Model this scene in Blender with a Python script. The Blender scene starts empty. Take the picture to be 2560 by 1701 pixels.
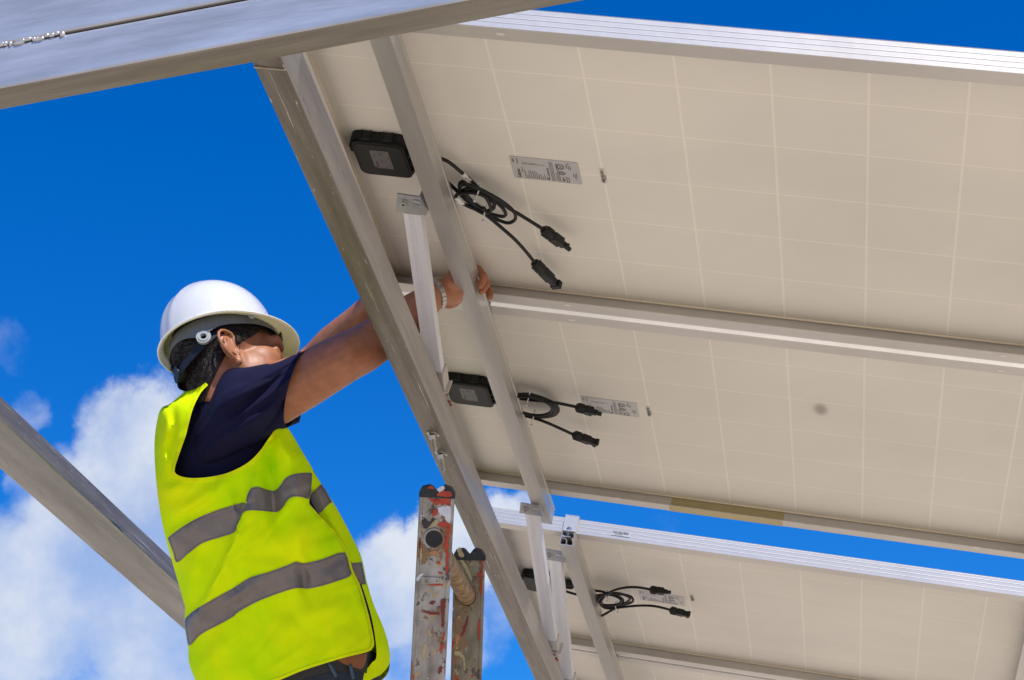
import bpy, math, random
import numpy as np
from mathutils import Vector, Matrix, noise
from mathutils.geometry import delaunay_2d_cdt
random.seed(7)
sc = bpy.context.scene
COL = sc.collection
R_ = math.radians

# ------------------------------------------------------------------ camera
ELEV = R_(22.0)
CAMZ = 1.6
cam = bpy.data.cameras.new('camera'); camo = bpy.data.objects.new('camera', cam); COL.objects.link(camo)
cam.sensor_width = 36; cam.lens = 73.72; cam.clip_start = .05; cam.clip_end = 5000
camo.location = (0, 0, CAMZ); camo.rotation_euler = (math.pi/2+ELEV, 0, 0)
sc.camera = camo
M3 = Matrix(((1, 0, 0), (0, math.sin(ELEV), math.cos(ELEV)), (0, -math.cos(ELEV), math.sin(ELEV))))  # cam (x right, y down, z fwd) -> world
FD = 4832.86
def pt(x, y, d):
    """a place in the yard: d metres out along the view axis"""
    return M3 @ Vector(((x-1180)/FD*d, (y-784)/FD*d, d)) + Vector((0, 0, CAMZ))
def cv(x, y, z):
    """direction: x right, y up, z towards the camera"""
    return (M3 @ Vector((x, -y, -z))).normalized()

# plane of the solar tables: X along the long side, Y across the rows, Z up through the glass
RP = Matrix(((.96945229, .14106538, .20065596), (.11721927, .45214986, -.88420594), (-.21545741, .88071622, .42180214)))
TP = Vector((-.209151693, -.550298286, 3.46444024))
PM = (M3 @ RP).to_4x4(); PM.translation = M3 @ TP + Vector((0, 0, CAMZ))
def pw(x, y, z): return PM @ Vector((x, y, z))
RPT = RP.transposed()
def un(X, Y, z):
    """full-photo measurement -> place on the table plane at height z"""
    d = RPT @ Vector(((X-1280)/5242.43, (Y-850.5)/5242.43, 1)); o = -(RPT @ TP)
    s = (z-o.z)/d.z
    return o + s*d

# ------------------------------------------------------------------ light
SUN = (PM.to_3x3() @ Vector((.15, -.46, .875))).normalized()
sun = bpy.data.lights.new('sun', 'SUN'); suno = bpy.data.objects.new('sun', sun); COL.objects.link(suno)
sun.energy = 4.6; sun.angle = R_(.53); sun.color = (1, .955, .89)
suno.rotation_euler = SUN.to_track_quat('Z', 'Y').to_euler(); suno.location = (0, 0, 20)
world = bpy.data.worlds.new('World'); sc.world = world; world.use_nodes = True
sc.view_settings.view_transform = 'Standard'; sc.view_settings.look = 'None'
sc.view_settings.gamma = 1; sc.view_settings.use_curve_mapping = False
sc.view_settings.exposure = 0.2

def N(nt, t, **k):
    n = nt.nodes.new(t)
    for a, b in k.items():
        if a.startswith('i_'):
            n.inputs[a[2:].replace('_', ' ')].default_value = b
        else: setattr(n, a, b)
    return n
def build_world():
    nt = world.node_tree; nt.nodes.clear(); L = nt.links.new
    out = N(nt, 'ShaderNodeOutputWorld'); bg = N(nt, 'ShaderNodeBackground'); bg.inputs['Strength'].default_value = .1
    sky = N(nt, 'ShaderNodeTexSky', sky_type='NISHITA', sun_disc=False)
    sky.sun_elevation = math.asin(SUN.z); sky.sun_rotation = math.atan2(SUN.x, SUN.y)
    sky.air_density = 1.0; sky.dust_density = .3; sky.ozone_density = 3.0; sky.altitude = 500
    hs = N(nt, 'ShaderNodeHueSaturation'); hs.inputs['Saturation'].default_value = 1.45; hs.inputs['Value'].default_value = 1.0
    hs.inputs['Hue'].default_value = .497
    L(sky.outputs[0], hs.inputs['Color'])
    mx0 = N(nt, 'ShaderNodeMix', data_type='RGBA', blend_type='MULTIPLY'); mx0.inputs[0].default_value = 1
    L(hs.outputs[0], mx0.inputs[6]); mx0.inputs[7].default_value = (.45, .95, 1.42, 1)
    tc = N(nt, 'ShaderNodeTexCoord')
    # domain warp so cloud rims billow
    nz = N(nt, 'ShaderNodeTexNoise'); nz.inputs['Scale'].default_value = 9; nz.inputs['Detail'].default_value = 8; nz.inputs['Roughness'].default_value = .62
    L(tc.outputs['Generated'], nz.inputs['Vector'])
    sub = N(nt, 'ShaderNodeVectorMath', operation='SUBTRACT'); sub.inputs[1].default_value = (.5, .5, .5); L(nz.outputs['Color'], sub.inputs[0])
    scl = N(nt, 'ShaderNodeVectorMath', operation='SCALE'); scl.inputs['Scale'].default_value = .075; L(sub.outputs[0], scl.inputs[0])
    add = N(nt, 'ShaderNodeVectorMath', operation='ADD'); L(tc.outputs['Generated'], add.inputs[0]); L(scl.outputs[0], add.inputs[1])
    blobs = [(330, 1010, 170, 1), (240, 1260, 270, 1), (90, 1390, 260, 1), (330, 1420, 260, .9), (250, 1560, 160, .7), (1000, 1420, 150, .7), (60, 1130, 80, .5), (60, 930, 60, .36), (0, 800, 90, .28),
             (890, 1330, 160, 1), (1010, 1230, 110, 1), (1130, 1250, 130, 1), (1210, 1170, 60, .6), (800, 1235, 50, .4), (735, 1075, 45, .2),
             (860, 1500, 170, .7), (1120, 1400, 110, .5), (1560, 1215, 55, .14), (700, 1700, 350, .8), (1700, 1900, 300, .9), (-300, 1150, 260, .9), (2700, 1500, 250, .9), (3200, 1000, 200, .8), (-700, 700, 160, .5)]
    prev = None
    for x, y, r, w in blobs:
        c = (pt(x, y, 1)-Vector((0, 0, CAMZ))).normalized(); rr = r/FD
        d = N(nt, 'ShaderNodeVectorMath', operation='DISTANCE'); L(add.outputs[0], d.inputs[0]); d.inputs[1].default_value = c
        mr = N(nt, 'ShaderNodeMapRange', interpolation_type='SMOOTHSTEP'); L(d.outputs['Value'], mr.inputs['Value'])
        mr.inputs['From Min'].default_value = rr*1.25; mr.inputs['From Max'].default_value = rr*.55
        mr.inputs['To Min'].default_value = 0; mr.inputs['To Max'].default_value = w
        if prev is None: prev = mr.outputs[0]
        else:
            a = N(nt, 'ShaderNodeMath', operation='MAXIMUM'); L(prev, a.inputs[0]); L(mr.outputs[0], a.inputs[1]); prev = a.outputs[0]
    # loose cumulus low all round the horizon
    nb = N(nt, 'ShaderNodeTexNoise'); nb.inputs['Scale'].default_value = 3.2; nb.inputs['Detail'].default_value = 9; nb.inputs['Roughness'].default_value = .6
    mp = N(nt, 'ShaderNodeMapping'); mp.inputs['Scale'].default_value = (1, 1, 2.6); mp.inputs['Location'].default_value = (3.1, .7, 1.9)
    L(tc.outputs['Generated'], mp.inputs[0]); L(mp.outputs[0], nb.inputs['Vector'])
    sp = N(nt, 'ShaderNodeSeparateXYZ'); L(tc.outputs['Generated'], sp.inputs[0])
    el = N(nt, 'ShaderNodeMapRange'); L(sp.outputs['Z'], el.inputs['Value'])
    el.inputs['From Min'].default_value = .05; el.inputs['From Max'].default_value = .26; el.inputs['To Min'].default_value = .1; el.inputs['To Max'].default_value = -.35
    ad = N(nt, 'ShaderNodeMath', operation='ADD'); L(nb.outputs['Fac'], ad.inputs[0]); L(el.outputs[0], ad.inputs[1])
    mr = N(nt, 'ShaderNodeMapRange', interpolation_type='SMOOTHSTEP'); L(ad.outputs[0], mr.inputs['Value'])
    mr.inputs['From Min'].default_value = .5; mr.inputs['From Max'].default_value = .62
    a0 = N(nt, 'ShaderNodeMath', operation='MAXIMUM'); L(prev, a0.inputs[0]); L(mr.outputs[0], a0.inputs[1])
    nf = N(nt, 'ShaderNodeTexNoise'); nf.inputs['Scale'].default_value = 26; nf.inputs['Detail'].default_value = 9; nf.inputs['Roughness'].default_value = .6; L(tc.outputs['Generated'], nf.inputs['Vector'])
    ma = N(nt, 'ShaderNodeMath', operation='MULTIPLY_ADD'); L(nf.outputs['Fac'], ma.inputs[0]); ma.inputs[1].default_value = .85; ma.inputs[2].default_value = -.425
    sm_ = N(nt, 'ShaderNodeMath', operation='ADD'); L(a0.outputs[0], sm_.inputs[0]); L(ma.outputs[0], sm_.inputs[1])
    a = N(nt, 'ShaderNodeMapRange', interpolation_type='SMOOTHSTEP'); L(sm_.outputs[0], a.inputs['Value']); a.inputs['From Min'].default_value = .22; a.inputs['From Max'].default_value = .92
    # soft interior modelling of the clouds
    n2 = N(nt, 'ShaderNodeTexNoise'); n2.inputs['Scale'].default_value = 13; n2.inputs['Detail'].default_value = 7; n2.inputs['Roughness'].default_value = .55
    L(tc.outputs['Generated'], n2.inputs['Vector'])
    den = N(nt, 'ShaderNodeMapRange'); L(n2.outputs['Fac'], den.inputs['Value'])
    den.inputs['From Min'].default_value = .3; den.inputs['From Max'].default_value = .58; den.inputs['To Min'].default_value = .55; den.inputs['To Max'].default_value = 1.0
    mul = N(nt, 'ShaderNodeMath', operation='MULTIPLY'); L(a.outputs[0], mul.inputs[0]); L(den.outputs[0], mul.inputs[1])
    cr = N(nt, 'ShaderNodeMapRange'); L(n2.outputs['Fac'], cr.inputs['Value']); cr.inputs['From Min'].default_value = .35; cr.inputs['From Max'].default_value = .7
    cm = N(nt, 'ShaderNodeMix', data_type='RGBA'); L(cr.outputs[0], cm.inputs[0])
    cm.inputs[6].default_value = (4.5, 5.4, 7.2, 1); cm.inputs[7].default_value = (7.0, 7.3, 7.9, 1)
    mx = N(nt, 'ShaderNodeMix', data_type='RGBA'); L(mul.outputs[0], mx.inputs[0]); L(mx0.outputs[2], mx.inputs[6]); L(cm.outputs[2], mx.inputs[7])
    L(mx.outputs[2], bg.inputs['Color']); L(bg.outputs[0], out.inputs['Surface'])
build_world()

# ------------------------------------------------------------------ materials
def specks(m, col, scale, thr, seed=0, stretch=(1, 1, .6)):
    nt = m.node_tree; L = nt.links.new; b = nt.nodes['Principled BSDF']; src = b.inputs['Base Color'].links[0].from_socket
    tc = N(nt, 'ShaderNodeTexCoord'); mp = N(nt, 'ShaderNodeMapping'); mp.inputs['Scale'].default_value = stretch; mp.inputs['Location'].default_value = (seed, seed*.7, 0)
    L(tc.outputs['Object'], mp.inputs[0]); n = N(nt, 'ShaderNodeTexNoise'); n.inputs['Scale'].default_value = scale; n.inputs['Detail'].default_value = 8; n.inputs['Roughness'].default_value = .68; L(mp.outputs[0], n.inputs['Vector'])
    mr = N(nt, 'ShaderNodeMapRange'); L(n.outputs['Fac'], mr.inputs['Value']); mr.inputs['From Min'].default_value = thr; mr.inputs['From Max'].default_value = thr+.02
    mx = N(nt, 'ShaderNodeMix', data_type='RGBA'); L(mr.outputs[0], mx.inputs[0]); L(src, mx.inputs[6]); mx.inputs[7].default_value = (*col, 1); L(mx.outputs[2], b.inputs['Base Color'])
def mat(name, col, rough=.5, metal=0., var=.0, vscale=8, stretch=(1, 1, 1), bump=0., bscale=60, bdist=.002, col2=None, sheen=0, spec=.5, thr=None, sss=0, trans=0, coat=0, detail=6):
    m = bpy.data.materials.new(name); m.use_nodes = True
    nt = m.node_tree; L = nt.links.new; b = nt.nodes['Principled BSDF']
    b.inputs['Base Color'].default_value = (*col, 1); b.inputs['Roughness'].default_value = rough; b.inputs['Metallic'].default_value = metal
    b.inputs['Specular IOR Level'].default_value = spec
    if sheen: b.inputs['Sheen Weight'].default_value = sheen; b.inputs['Sheen Roughness'].default_value = .5
    if coat: b.inputs['Coat Weight'].default_value = coat; b.inputs['Coat Roughness'].default_value = .08
    if sss:
        b.inputs['Subsurface Weight'].default_value = sss; b.inputs['Subsurface Radius'].default_value = (.012, .005, .003); b.inputs['Subsurface Scale'].default_value = .6
    tc = N(nt, 'ShaderNodeTexCoord'); mp = N(nt, 'ShaderNodeMapping'); mp.inputs['Scale'].default_value = stretch
    L(tc.outputs['Object'], mp.inputs[0])
    if var or col2:
        n = N(nt, 'ShaderNodeTexNoise'); n.inputs['Scale'].default_value = vscale; n.inputs['Detail'].default_value = detail; n.inputs['Roughness'].default_value = .6
        L(mp.outputs[0], n.inputs['Vector'])
        mr = N(nt, 'ShaderNodeMapRange'); L(n.outputs['Fac'], mr.inputs['Value'])
        lo, hi = thr or (.3, .7)
        mr.inputs['From Min'].default_value = lo; mr.inputs['From Max'].default_value = hi
        mx = N(nt, 'ShaderNodeMix', data_type='RGBA'); L(mr.outputs[0], mx.inputs[0])
        c2 = col2 or tuple(c*(1-var) for c in col); c1 = col if col2 else tuple(min(1, c*(1+var*.5)) for c in col)
        mx.inputs[6].default_value = (*c2, 1); mx.inputs[7].default_value = (*c1, 1)
        L(mx.outputs[2], b.inputs['Base Color'])
        rr = N(nt, 'ShaderNodeMapRange'); L(n.outputs['Fac'], rr.inputs['Value']); rr.inputs['To Min'].default_value = min(1, rough*1.15); rr.inputs['To Max'].default_value = rough*.85
        L(rr.outputs[0], b.inputs['Roughness'])
    if bump:
        n = N(nt, 'ShaderNodeTexNoise'); n.inputs['Scale'].default_value = bscale; n.inputs['Detail'].default_value = 5
        L(mp.outputs[0], n.inputs['Vector'])
        bp = N(nt, 'ShaderNodeBump'); bp.inputs['Strength'].default_value = bump; bp.inputs['Distance'].default_value = bdist
        L(n.outputs['Fac'], bp.inputs['Height']); L(bp.outputs[0], b.inputs['Normal'])
    return m
MT = {}
MT['ground'] = mat('pale_sandy_ground', (.60, .50, .36), .95, var=.25, vscale=.8, bump=.5, bscale=12, bdist=.02)
MT['alu'] = mat('anodised_aluminium', (.62, .585, .54), .48, .6, var=.05, vscale=3, stretch=(1, 1, 1))
MT['rail'] = mat('mill_finish_rail', (.47, .45, .42), .36, .5, var=.12, vscale=4, stretch=(8, .6, 8))
MT['strut'] = mat('extruded_strut', (.72, .72, .745), .42, .1, var=.08, vscale=5, stretch=(6, 1, 6))
MT['clamp'] = mat('brushed_plate', (.42, .42, .43), .4, .6, var=.15, vscale=40)
MT['cell'] = mat('backsheet_over_cell', (.72, .68, .602), .55, var=.035, vscale=3)
MT['sheet'] = mat('white_backsheet', (.80, .755, .66), .55)
def across(m, amt=.07, sc=2.2):
    nt = m.node_tree; L = nt.links.new; b = nt.nodes['Principled BSDF']; src = b.inputs['Base Color'].links[0].from_socket if b.inputs['Base Color'].links else None
    g = N(nt, 'ShaderNodeNewGeometry'); n = N(nt, 'ShaderNodeTexNoise'); n.inputs['Scale'].default_value = sc; n.inputs['Detail'].default_value = 6; L(g.outputs['Position'], n.inputs['Vector'])
    mr = N(nt, 'ShaderNodeMapRange'); L(n.outputs['Fac'], mr.inputs['Value']); mr.inputs['From Min'].default_value = .3; mr.inputs['From Max'].default_value = .7; mr.inputs['To Min'].default_value = 1-amt; mr.inputs['To Max'].default_value = 1+amt*.6
    mx = N(nt, 'ShaderNodeMix', data_type='RGBA', blend_type='MULTIPLY'); mx.inputs[0].default_value = 1
    if src: L(src, mx.inputs[6])
    else: mx.inputs[6].default_value = b.inputs['Base Color'].default_value
    L(mr.outputs[0], mx.inputs[7]); L(mx.outputs[2], b.inputs['Base Color'])
    n2 = N(nt, 'ShaderNodeTexNoise'); n2.inputs['Scale'].default_value = 9; n2.inputs['Detail'].default_value = 3; L(g.outputs['Position'], n2.inputs['Vector'])
    bp = N(nt, 'ShaderNodeBump'); bp.inputs['Strength'].default_value = .35; bp.inputs['Distance'].default_value = .004; L(n2.outputs['Fac'], bp.inputs['Height']); L(bp.outputs[0], b.inputs['Normal'])
across(MT['cell'], .075); across(MT['sheet'], .06); across(MT['alu'], .06, 5)
def smudge_mat():
    m = bpy.data.materials.new('finger_smudge'); m.use_nodes = True; nt = m.node_tree; L = nt.links.new; b = nt.nodes['Principled BSDF']; b.inputs['Base Color'].default_value = (.28, .24, .20, 1); b.inputs['Roughness'].default_value = .8
    tc = N(nt, 'ShaderNodeTexCoord'); ln = N(nt, 'ShaderNodeVectorMath', operation='LENGTH'); L(tc.outputs['Object'], ln.inputs[0])
    mr = N(nt, 'ShaderNodeMapRange', interpolation_type='SMOOTHSTEP'); L(ln.outputs['Value'], mr.inputs['Value']); mr.inputs['From Min'].default_value = .022; mr.inputs['From Max'].default_value = .004; mr.inputs['To Max'].default_value = .38
    L(mr.outputs[0], b.inputs['Alpha']); return m
MT['smudge'] = smudge_mat()
MT['bead'] = mat('sealant', (.80, .70, .52), .5)
MT['glass'] = mat('front_glass', (.02, .025, .05), .08)
MT['black'] = mat('black_plastic', (.007, .007, .007), .5, spec=.35, var=.2, vscale=60, bump=.1, bscale=400, bdist=.0003)
MT['lid'] = mat('charcoal_plastic', (.011, .0115, .010), .55, spec=.3, bump=.15, bscale=600, bdist=.0003)
MT['cable'] = mat('black_cable', (.006, .006, .006), .5, spec=.3)
MT['tie'] = mat('cable_tie', (.60, .60, .60), .4)
MT['tag'] = mat('white_tag', (.75, .74, .72), .5)
MT['red'] = mat('red_print', (.6, .06, .05), .5)
MT['sticker'] = mat('silver_sticker', (.46, .45, .44), .38, .2)
MT['jsticker'] = mat('grey_sticker', (.11, .105, .10), .5)
MT['ink'] = mat('print_ink', (.035, .03, .03), .6)
MT['white'] = mat('white_sticker', (.60, .60, .60), .45)
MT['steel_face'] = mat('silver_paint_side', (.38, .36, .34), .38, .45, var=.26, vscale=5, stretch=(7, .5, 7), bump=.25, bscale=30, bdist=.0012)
MT['steel_shaded'] = mat('silver_paint_shaded', (.175, .15, .125), .42, .35, var=.4, vscale=7, stretch=(7, .5, 7), bump=.35, bscale=36, bdist=.0015)  # same silver paint, darker and browner: shade of the face put into its colour
specks(MT['steel_shaded'], (.50, .46, .40), 60, .635, 3, (4, .4, 4)); specks(MT['steel_face'], (.60, .60, .60), 70, .645, 3, (4, .4, 4))
for q_ in ('steel_shaded', 'steel_face'):
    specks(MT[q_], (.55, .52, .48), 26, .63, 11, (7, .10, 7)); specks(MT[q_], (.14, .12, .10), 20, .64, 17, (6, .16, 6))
MT['weld'] = mat('weld_bead', (.42, .36, .29), .5, .3, var=.3, vscale=80, bump=.6, bscale=120, bdist=.002)
MT['rust'] = mat('rust_red_primer', (.22, .035, .02), .6, var=.4, vscale=80)
MT['bolt'] = mat('zinc_bolt', (.46, .44, .41), .32, .85)
MT['dark'] = mat('hollow_shade', (.02, .02, .02), .8)  # near-black that stands for shade inside openings
MT['tape'] = mat('yellow_film', (.46, .375, .19), .5, var=.1)
MT['vest'] = mat('fluorescent_fabric', (.80, .93, .002), .8, spec=.06, col2=(.56, .90, .001), thr=(.35, .65), bump=.3, bscale=800, bdist=.0006, vscale=7)
MT['bind'] = mat('fluorescent_binding', (.78, .86, .004), .8, spec=.08)
MT['retro'] = mat('retroreflective_tape', (.205, .172, .15), .42, .2, var=.16, vscale=26, bump=.3, bscale=600, bdist=.0005)
MT['shirt'] = mat('navy_cotton', (.006, .0058, .032), .9, spec=.2, bump=.25, bscale=700, bdist=.0005, var=.2, vscale=20)
MT['skin'] = mat('skin', (.37, .142, .064), .5, sss=.10, var=.22, vscale=38, bump=.35, bscale=420, bdist=.0006)
MT['hair'] = mat('dark_hair', (.022, .014, .009), .5, bump=.9, bscale=260, bdist=.003, var=.4, vscale=150)
MT['hat'] = mat('white_hard_hat', (.70, .695, .67), .25, coat=.6)
b_ = MT['hat'].node_tree.nodes['Principled BSDF']; b_.inputs['Subsurface Weight'].default_value = .7; b_.inputs['Subsurface Radius'].default_value = (.012, .011, .006); b_.inputs['Subsurface Scale'].default_value = .5
MT['hatin'] = mat('grey_liner', (.15, .16, .16), .5)
MT['ring'] = mat('translucent_plastic', (.36, .39, .38), .4)
MT['stitch'] = mat('grey_thread', (.12, .10, .09), .8)
MT['jean'] = mat('dark_denim', (.02, .03, .045), .85, bump=.4, bscale=500, bdist=.0006, var=.3, vscale=60)
MT['jeanl'] = mat('light_denim', (.06, .10, .14), .85)
MT['leather'] = mat('brown_leather', (.26, .085, .02), .6, var=.2, vscale=40)
MT['belt'] = mat('black_belt', (.01, .01, .01), .5)
MT['boot'] = mat('boot_leather', (.08, .05, .03), .6)
MT['eye'] = mat('eye_white', (.6, .57, .53), .2); MT['iris'] = mat('iris', (.03, .015, .01), .1)
MT['metal'] = mat('watch_steel', (.42, .40, .38), .3, .8, bump=.4, bscale=500, bdist=.0006)
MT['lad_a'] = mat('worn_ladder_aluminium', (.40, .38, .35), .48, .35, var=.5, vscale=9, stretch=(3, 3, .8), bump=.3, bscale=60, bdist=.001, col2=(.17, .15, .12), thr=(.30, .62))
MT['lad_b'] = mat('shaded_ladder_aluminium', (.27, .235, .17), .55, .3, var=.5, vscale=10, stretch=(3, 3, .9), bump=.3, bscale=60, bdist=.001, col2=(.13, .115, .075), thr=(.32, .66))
for q_ in ('lad_a', 'lad_b'):
    specks(MT[q_], (.23, .14, .075), 13, .56, 31, (1, 1, .5))
    specks(MT[q_], (.40, .30, .16), 55, .60, 2); specks(MT[q_], (.10, .08, .06), 40, .585, 9); specks(MT[q_], (.36, .05, .02), 34, .64, 5); specks(MT[q_], (.55, .53, .50), 90, .66, 13)
MT['rung'] = mat('grimy_rung', (.36, .24, .12), .7, .1, var=.5, vscale=60, stretch=(1, 1, 1), col2=(.13, .07, .03), bump=.8, bscale=150, bdist=.003)
MT['cap'] = mat('black_rubber_cap', (.012, .018, .022), .6, var=.5, vscale=60, bump=.5, bscale=120, bdist=.002)
MT['pred'] = mat('red_paint', (.42, .045, .018), .6, var=.25, vscale=60, bump=.4, bscale=150, bdist=.001)
MT['pdred'] = mat('dark_red_paint', (.20, .02, .02), .6, var=.3, vscale=60)
MT['pwhite'] = mat('white_paint', (.62, .63, .66), .6, var=.15, vscale=50, bump=.4, bscale=120, bdist=.001)
MT['pcream'] = mat('cream_paint', (.42, .34, .18), .65, var=.2, vscale=60)
MT['pblack'] = mat('black_grime', (.045, .035, .03), .7, var=.4, vscale=60)
MT['porange'] = mat('orange_paint', (.45, .20, .09), .6, var=.2, vscale=60)

# ------------------------------------------------------------------ object helpers
MW = {}
def link(o, parent=None):
    COL.objects.link(o)
    if parent is not None: o.parent = parent
    return o
def tag(o, label=None, cat=None, group=None, kind=None):
    for k, v in (('label', label), ('category', cat), ('group', group), ('kind', kind)):
        if v: o[k] = v
    return o
def empty(name, m, label, cat, group=None):
    o = bpy.data.objects.new(name, None); o.empty_display_size = .05; COL.objects.link(o); o.matrix_world = m
    MW[o.name] = m.copy(); tag(o, label, cat, group); return o
def mesh(name, V, F, m, parent=None, smooth=False, local=False, mats=None, mi=None, auto=None):
    """V in world space unless local; linked under parent (an Empty with a known matrix, or a child of one)"""
    base = MW.get(parent.name) if parent is not None else None
    if base is not None and not local:
        inv = base.inverted(); V = [inv @ Vector(v) for v in V]
    me = bpy.data.meshes.new(name); me.from_pydata([tuple(v) for v in V], [], F); me.validate(); me.update()
    for mm in (mats or [m]): me.materials.append(MT[mm] if isinstance(mm, str) else mm)
    if mi is not None and len(mi) == len(me.polygons): me.polygons.foreach_set('material_index', mi)
    if smooth: me.polygons.foreach_set('use_smooth', [True]*len(me.polygons))
    o = bpy.data.objects.new(name, me); link(o, parent)
    if base is not None: MW[o.name] = base
    import bmesh
    bm = bmesh.new(); bm.from_mesh(me); bmesh.ops.recalc_face_normals(bm, faces=bm.faces)
    if auto:
        for e in bm.edges:
            if len(e.link_faces) == 2 and e.calc_face_angle(0) > R_(auto): e.smooth = False
    bm.to_mesh(me); bm.free()
    if auto: me.polygons.foreach_set('use_smooth', [True]*len(me.polygons))
    return o
class MB:
    def __init__(s): s.V = []; s.F = []; s.I = []
    def add(s, V, F, i=0):
        n = len(s.V); s.V += [Vector(v) for v in V]; s.F += [tuple(a+n for a in f) for f in F]; s.I += [i]*len(F); return s
    def box(s, a, b, T=None, i=0):
        V = [Vector((x, y, z)) for z in (a[2], b[2]) for y in (a[1], b[1]) for x in (a[0], b[0])]
        if T is not None: V = [T @ v for v in V]
        return s.add(V, [(0, 2, 3, 1), (4, 5, 7, 6), (0, 1, 5, 4), (2, 6, 7, 3), (0, 4, 6, 2), (1, 3, 7, 5)], i)
    def bbox(s, a, b, r, T=None, i=0):
        """box with all edges bevelled by r"""
        V = []; F = []
        import itertools
        idx = {}
        for sx, sy, sz in itertools.product((0, 1), repeat=3):
            for ax in range(3):
                p = []
                for k, sg in enumerate((sx, sy, sz)):
                    lo, hi = a[k], b[k]; v = (lo, hi)[sg]
                    if k != ax: v += (r if sg == 0 else -r)
                    p.append(v)
                idx[(sx, sy, sz, ax)] = len(V); V.append(Vector(p))
        for ax in range(3):
            o = [k for k in range(3) if k != ax]
            for sg in (0, 1):
                q = []
                for u, v in ((0, 0), (1, 0), (1, 1), (0, 1)):
                    c = [0, 0, 0]; c[ax] = sg; c[o[0]] = u; c[o[1]] = v; q.append(idx[(*c, ax)])
                F.append(tuple(q))
            for u, v in itertools.product((0, 1), repeat=2):
                c0 = [0, 0, 0]; c0[o[0]] = u; c0[o[1]] = v; c1 = list(c0); c1[ax] = 1
                F.append((idx[(*c0, o[0])], idx[(*c0, o[1])], idx[(*c1, o[1])], idx[(*c1, o[0])]))
        for c in itertools.product((0, 1), repeat=3): F.append(tuple(idx[(*c, k)] for k in range(3)))
        if T is not None: V = [T @ v for v in V]
        return s.add(V, F, i)
    def prism(s, poly, vec, i=0):
        n = len(poly); V = [Vector(p) for p in poly]+[Vector(p)+Vector(vec) for p in poly]
        return s.add(V, [tuple(range(n)), tuple(range(2*n-1, n-1, -1))]+[(k, (k+1) % n, n+(k+1) % n, n+k) for k in range(n)], i)
    def cyl(s, a, b, r, n=16, r2=None, i=0, hollow=0):
        a = Vector(a); b = Vector(b); r2 = r if r2 is None else r2
        ax = (b-a).normalized(); u = ax.orthogonal().normalized(); v = ax.cross(u)
        ring = lambda c, rr: [c+u*rr*math.cos(2*math.pi*k/n)+v*rr*math.sin(2*math.pi*k/n) for k in range(n)]
        V = ring(a, r)+ring(b, r2); F = [(k, (k+1) % n, n+(k+1) % n, n+k) for k in range(n)]
        if hollow:
            V += ring(a, hollow)+ring(b, hollow)
            F += [(2*n+k, 3*n+k, 3*n+(k+1) % n, 2*n+(k+1) % n) for k in range(n)]
            F += [(k, 2*n+k, 2*n+(k+1) % n, (k+1) % n) for k in range(n)]+[(n+k, n+(k+1) % n, 3*n+(k+1) % n, 3*n+k) for k in range(n)]
        else: F += [tuple(range(n-1, -1, -1)), tuple(range(n, 2*n))]
        return s.add(V, F, i)
    def tube(s, P, r, n=10, i=0, cap=True):
        P = [Vector(p) for p in P]; rr = r if isinstance(r, (list, tuple)) else [r]*len(P)
        V = []; F = []; up = None
        for k, p in enumerate(P):
            t = (P[min(k+1, len(P)-1)]-P[max(k-1, 0)]).normalized()
            if up is None: up = t.orthogonal().normalized()
            up = (up-t*up.dot(t)).normalized(); v = t.cross(up)
            V += [p+(up*math.cos(2*math.pi*j/n)+v*math.sin(2*math.pi*j/n))*rr[k] for j in range(n)]
        for k in range(len(P)-1):
            F += [(k*n+j, k*n+(j+1) % n, (k+1)*n+(j+1) % n, (k+1)*n+j) for j in range(n)]
        if cap: F += [tuple(range(n-1, -1, -1)), tuple(range((len(P)-1)*n, len(P)*n))]
        return s.add(V, F, i)
    def chain(s, P, r, n=16):
        """tapered limb with rounded ends, resampled"""
        P = [Vector(p) for p in P]; Q = []; q = []
        for k in range(len(P)-1):
            for t in np.linspace(0, 1, 6)[:-1]: Q.append(P[k].lerp(P[k+1], t)); q.append(r[k]+(r[k+1]-r[k])*t)
        Q.append(P[-1]); q.append(r[-1])
        d0 = (Q[0]-Q[1]).normalized(); d1 = (Q[-1]-Q[-2]).normalized()
        a = [Q[0]+d0*q[0]*math.sin(t) for t in (1.45, 1.1, .7, .35)]; ar = [q[0]*math.cos(t) for t in (1.45, 1.1, .7, .35)]
        b = [Q[-1]+d1*q[-1]*math.sin(t) for t in (.35, .7, 1.1, 1.45)]; br = [q[-1]*math.cos(t) for t in (.35, .7, 1.1, 1.45)]
        return s.tube(a+Q+b, ar+q+br, n)
    def ell(s, c, rad, T=None, nu=24, nv=14):
        V = [Vector((0, 0, rad[2]))]
        for j in range(1, nv):
            th = math.pi*j/nv
            V += [Vector((rad[0]*math.sin(th)*math.cos(2*math.pi*k/nu), rad[1]*math.sin(th)*math.sin(2*math.pi*k/nu), rad[2]*math.cos(th))) for k in range(nu)]
        V.append(Vector((0, 0, -rad[2]))); F = []
        for k in range(nu): F.append((0, 1+k, 1+(k+1) % nu))
        for j in range(nv-2):
            for k in range(nu): F.append((1+j*nu+k, 1+(j+1)*nu+k, 1+(j+1)*nu+(k+1) % nu, 1+j*nu+(k+1) % nu))
        e = len(V)-1; b = 1+(nv-2)*nu
        for k in range(nu): F.append((b+k, e, b+(k+1) % nu))
        T = T or Matrix.Identity(4)
        return s.add([T @ (v+Vector(c)) if False else T @ (Vector(c)+v) for v in V], F)
    def out(s, name, m, parent=None, **k):
        if isinstance(m, (list, tuple)): return mesh(name, s.V, s.F, None, parent, mats=list(m), mi=s.I, **k)
        return mesh(name, s.V, s.F, m, parent, **k)
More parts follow.
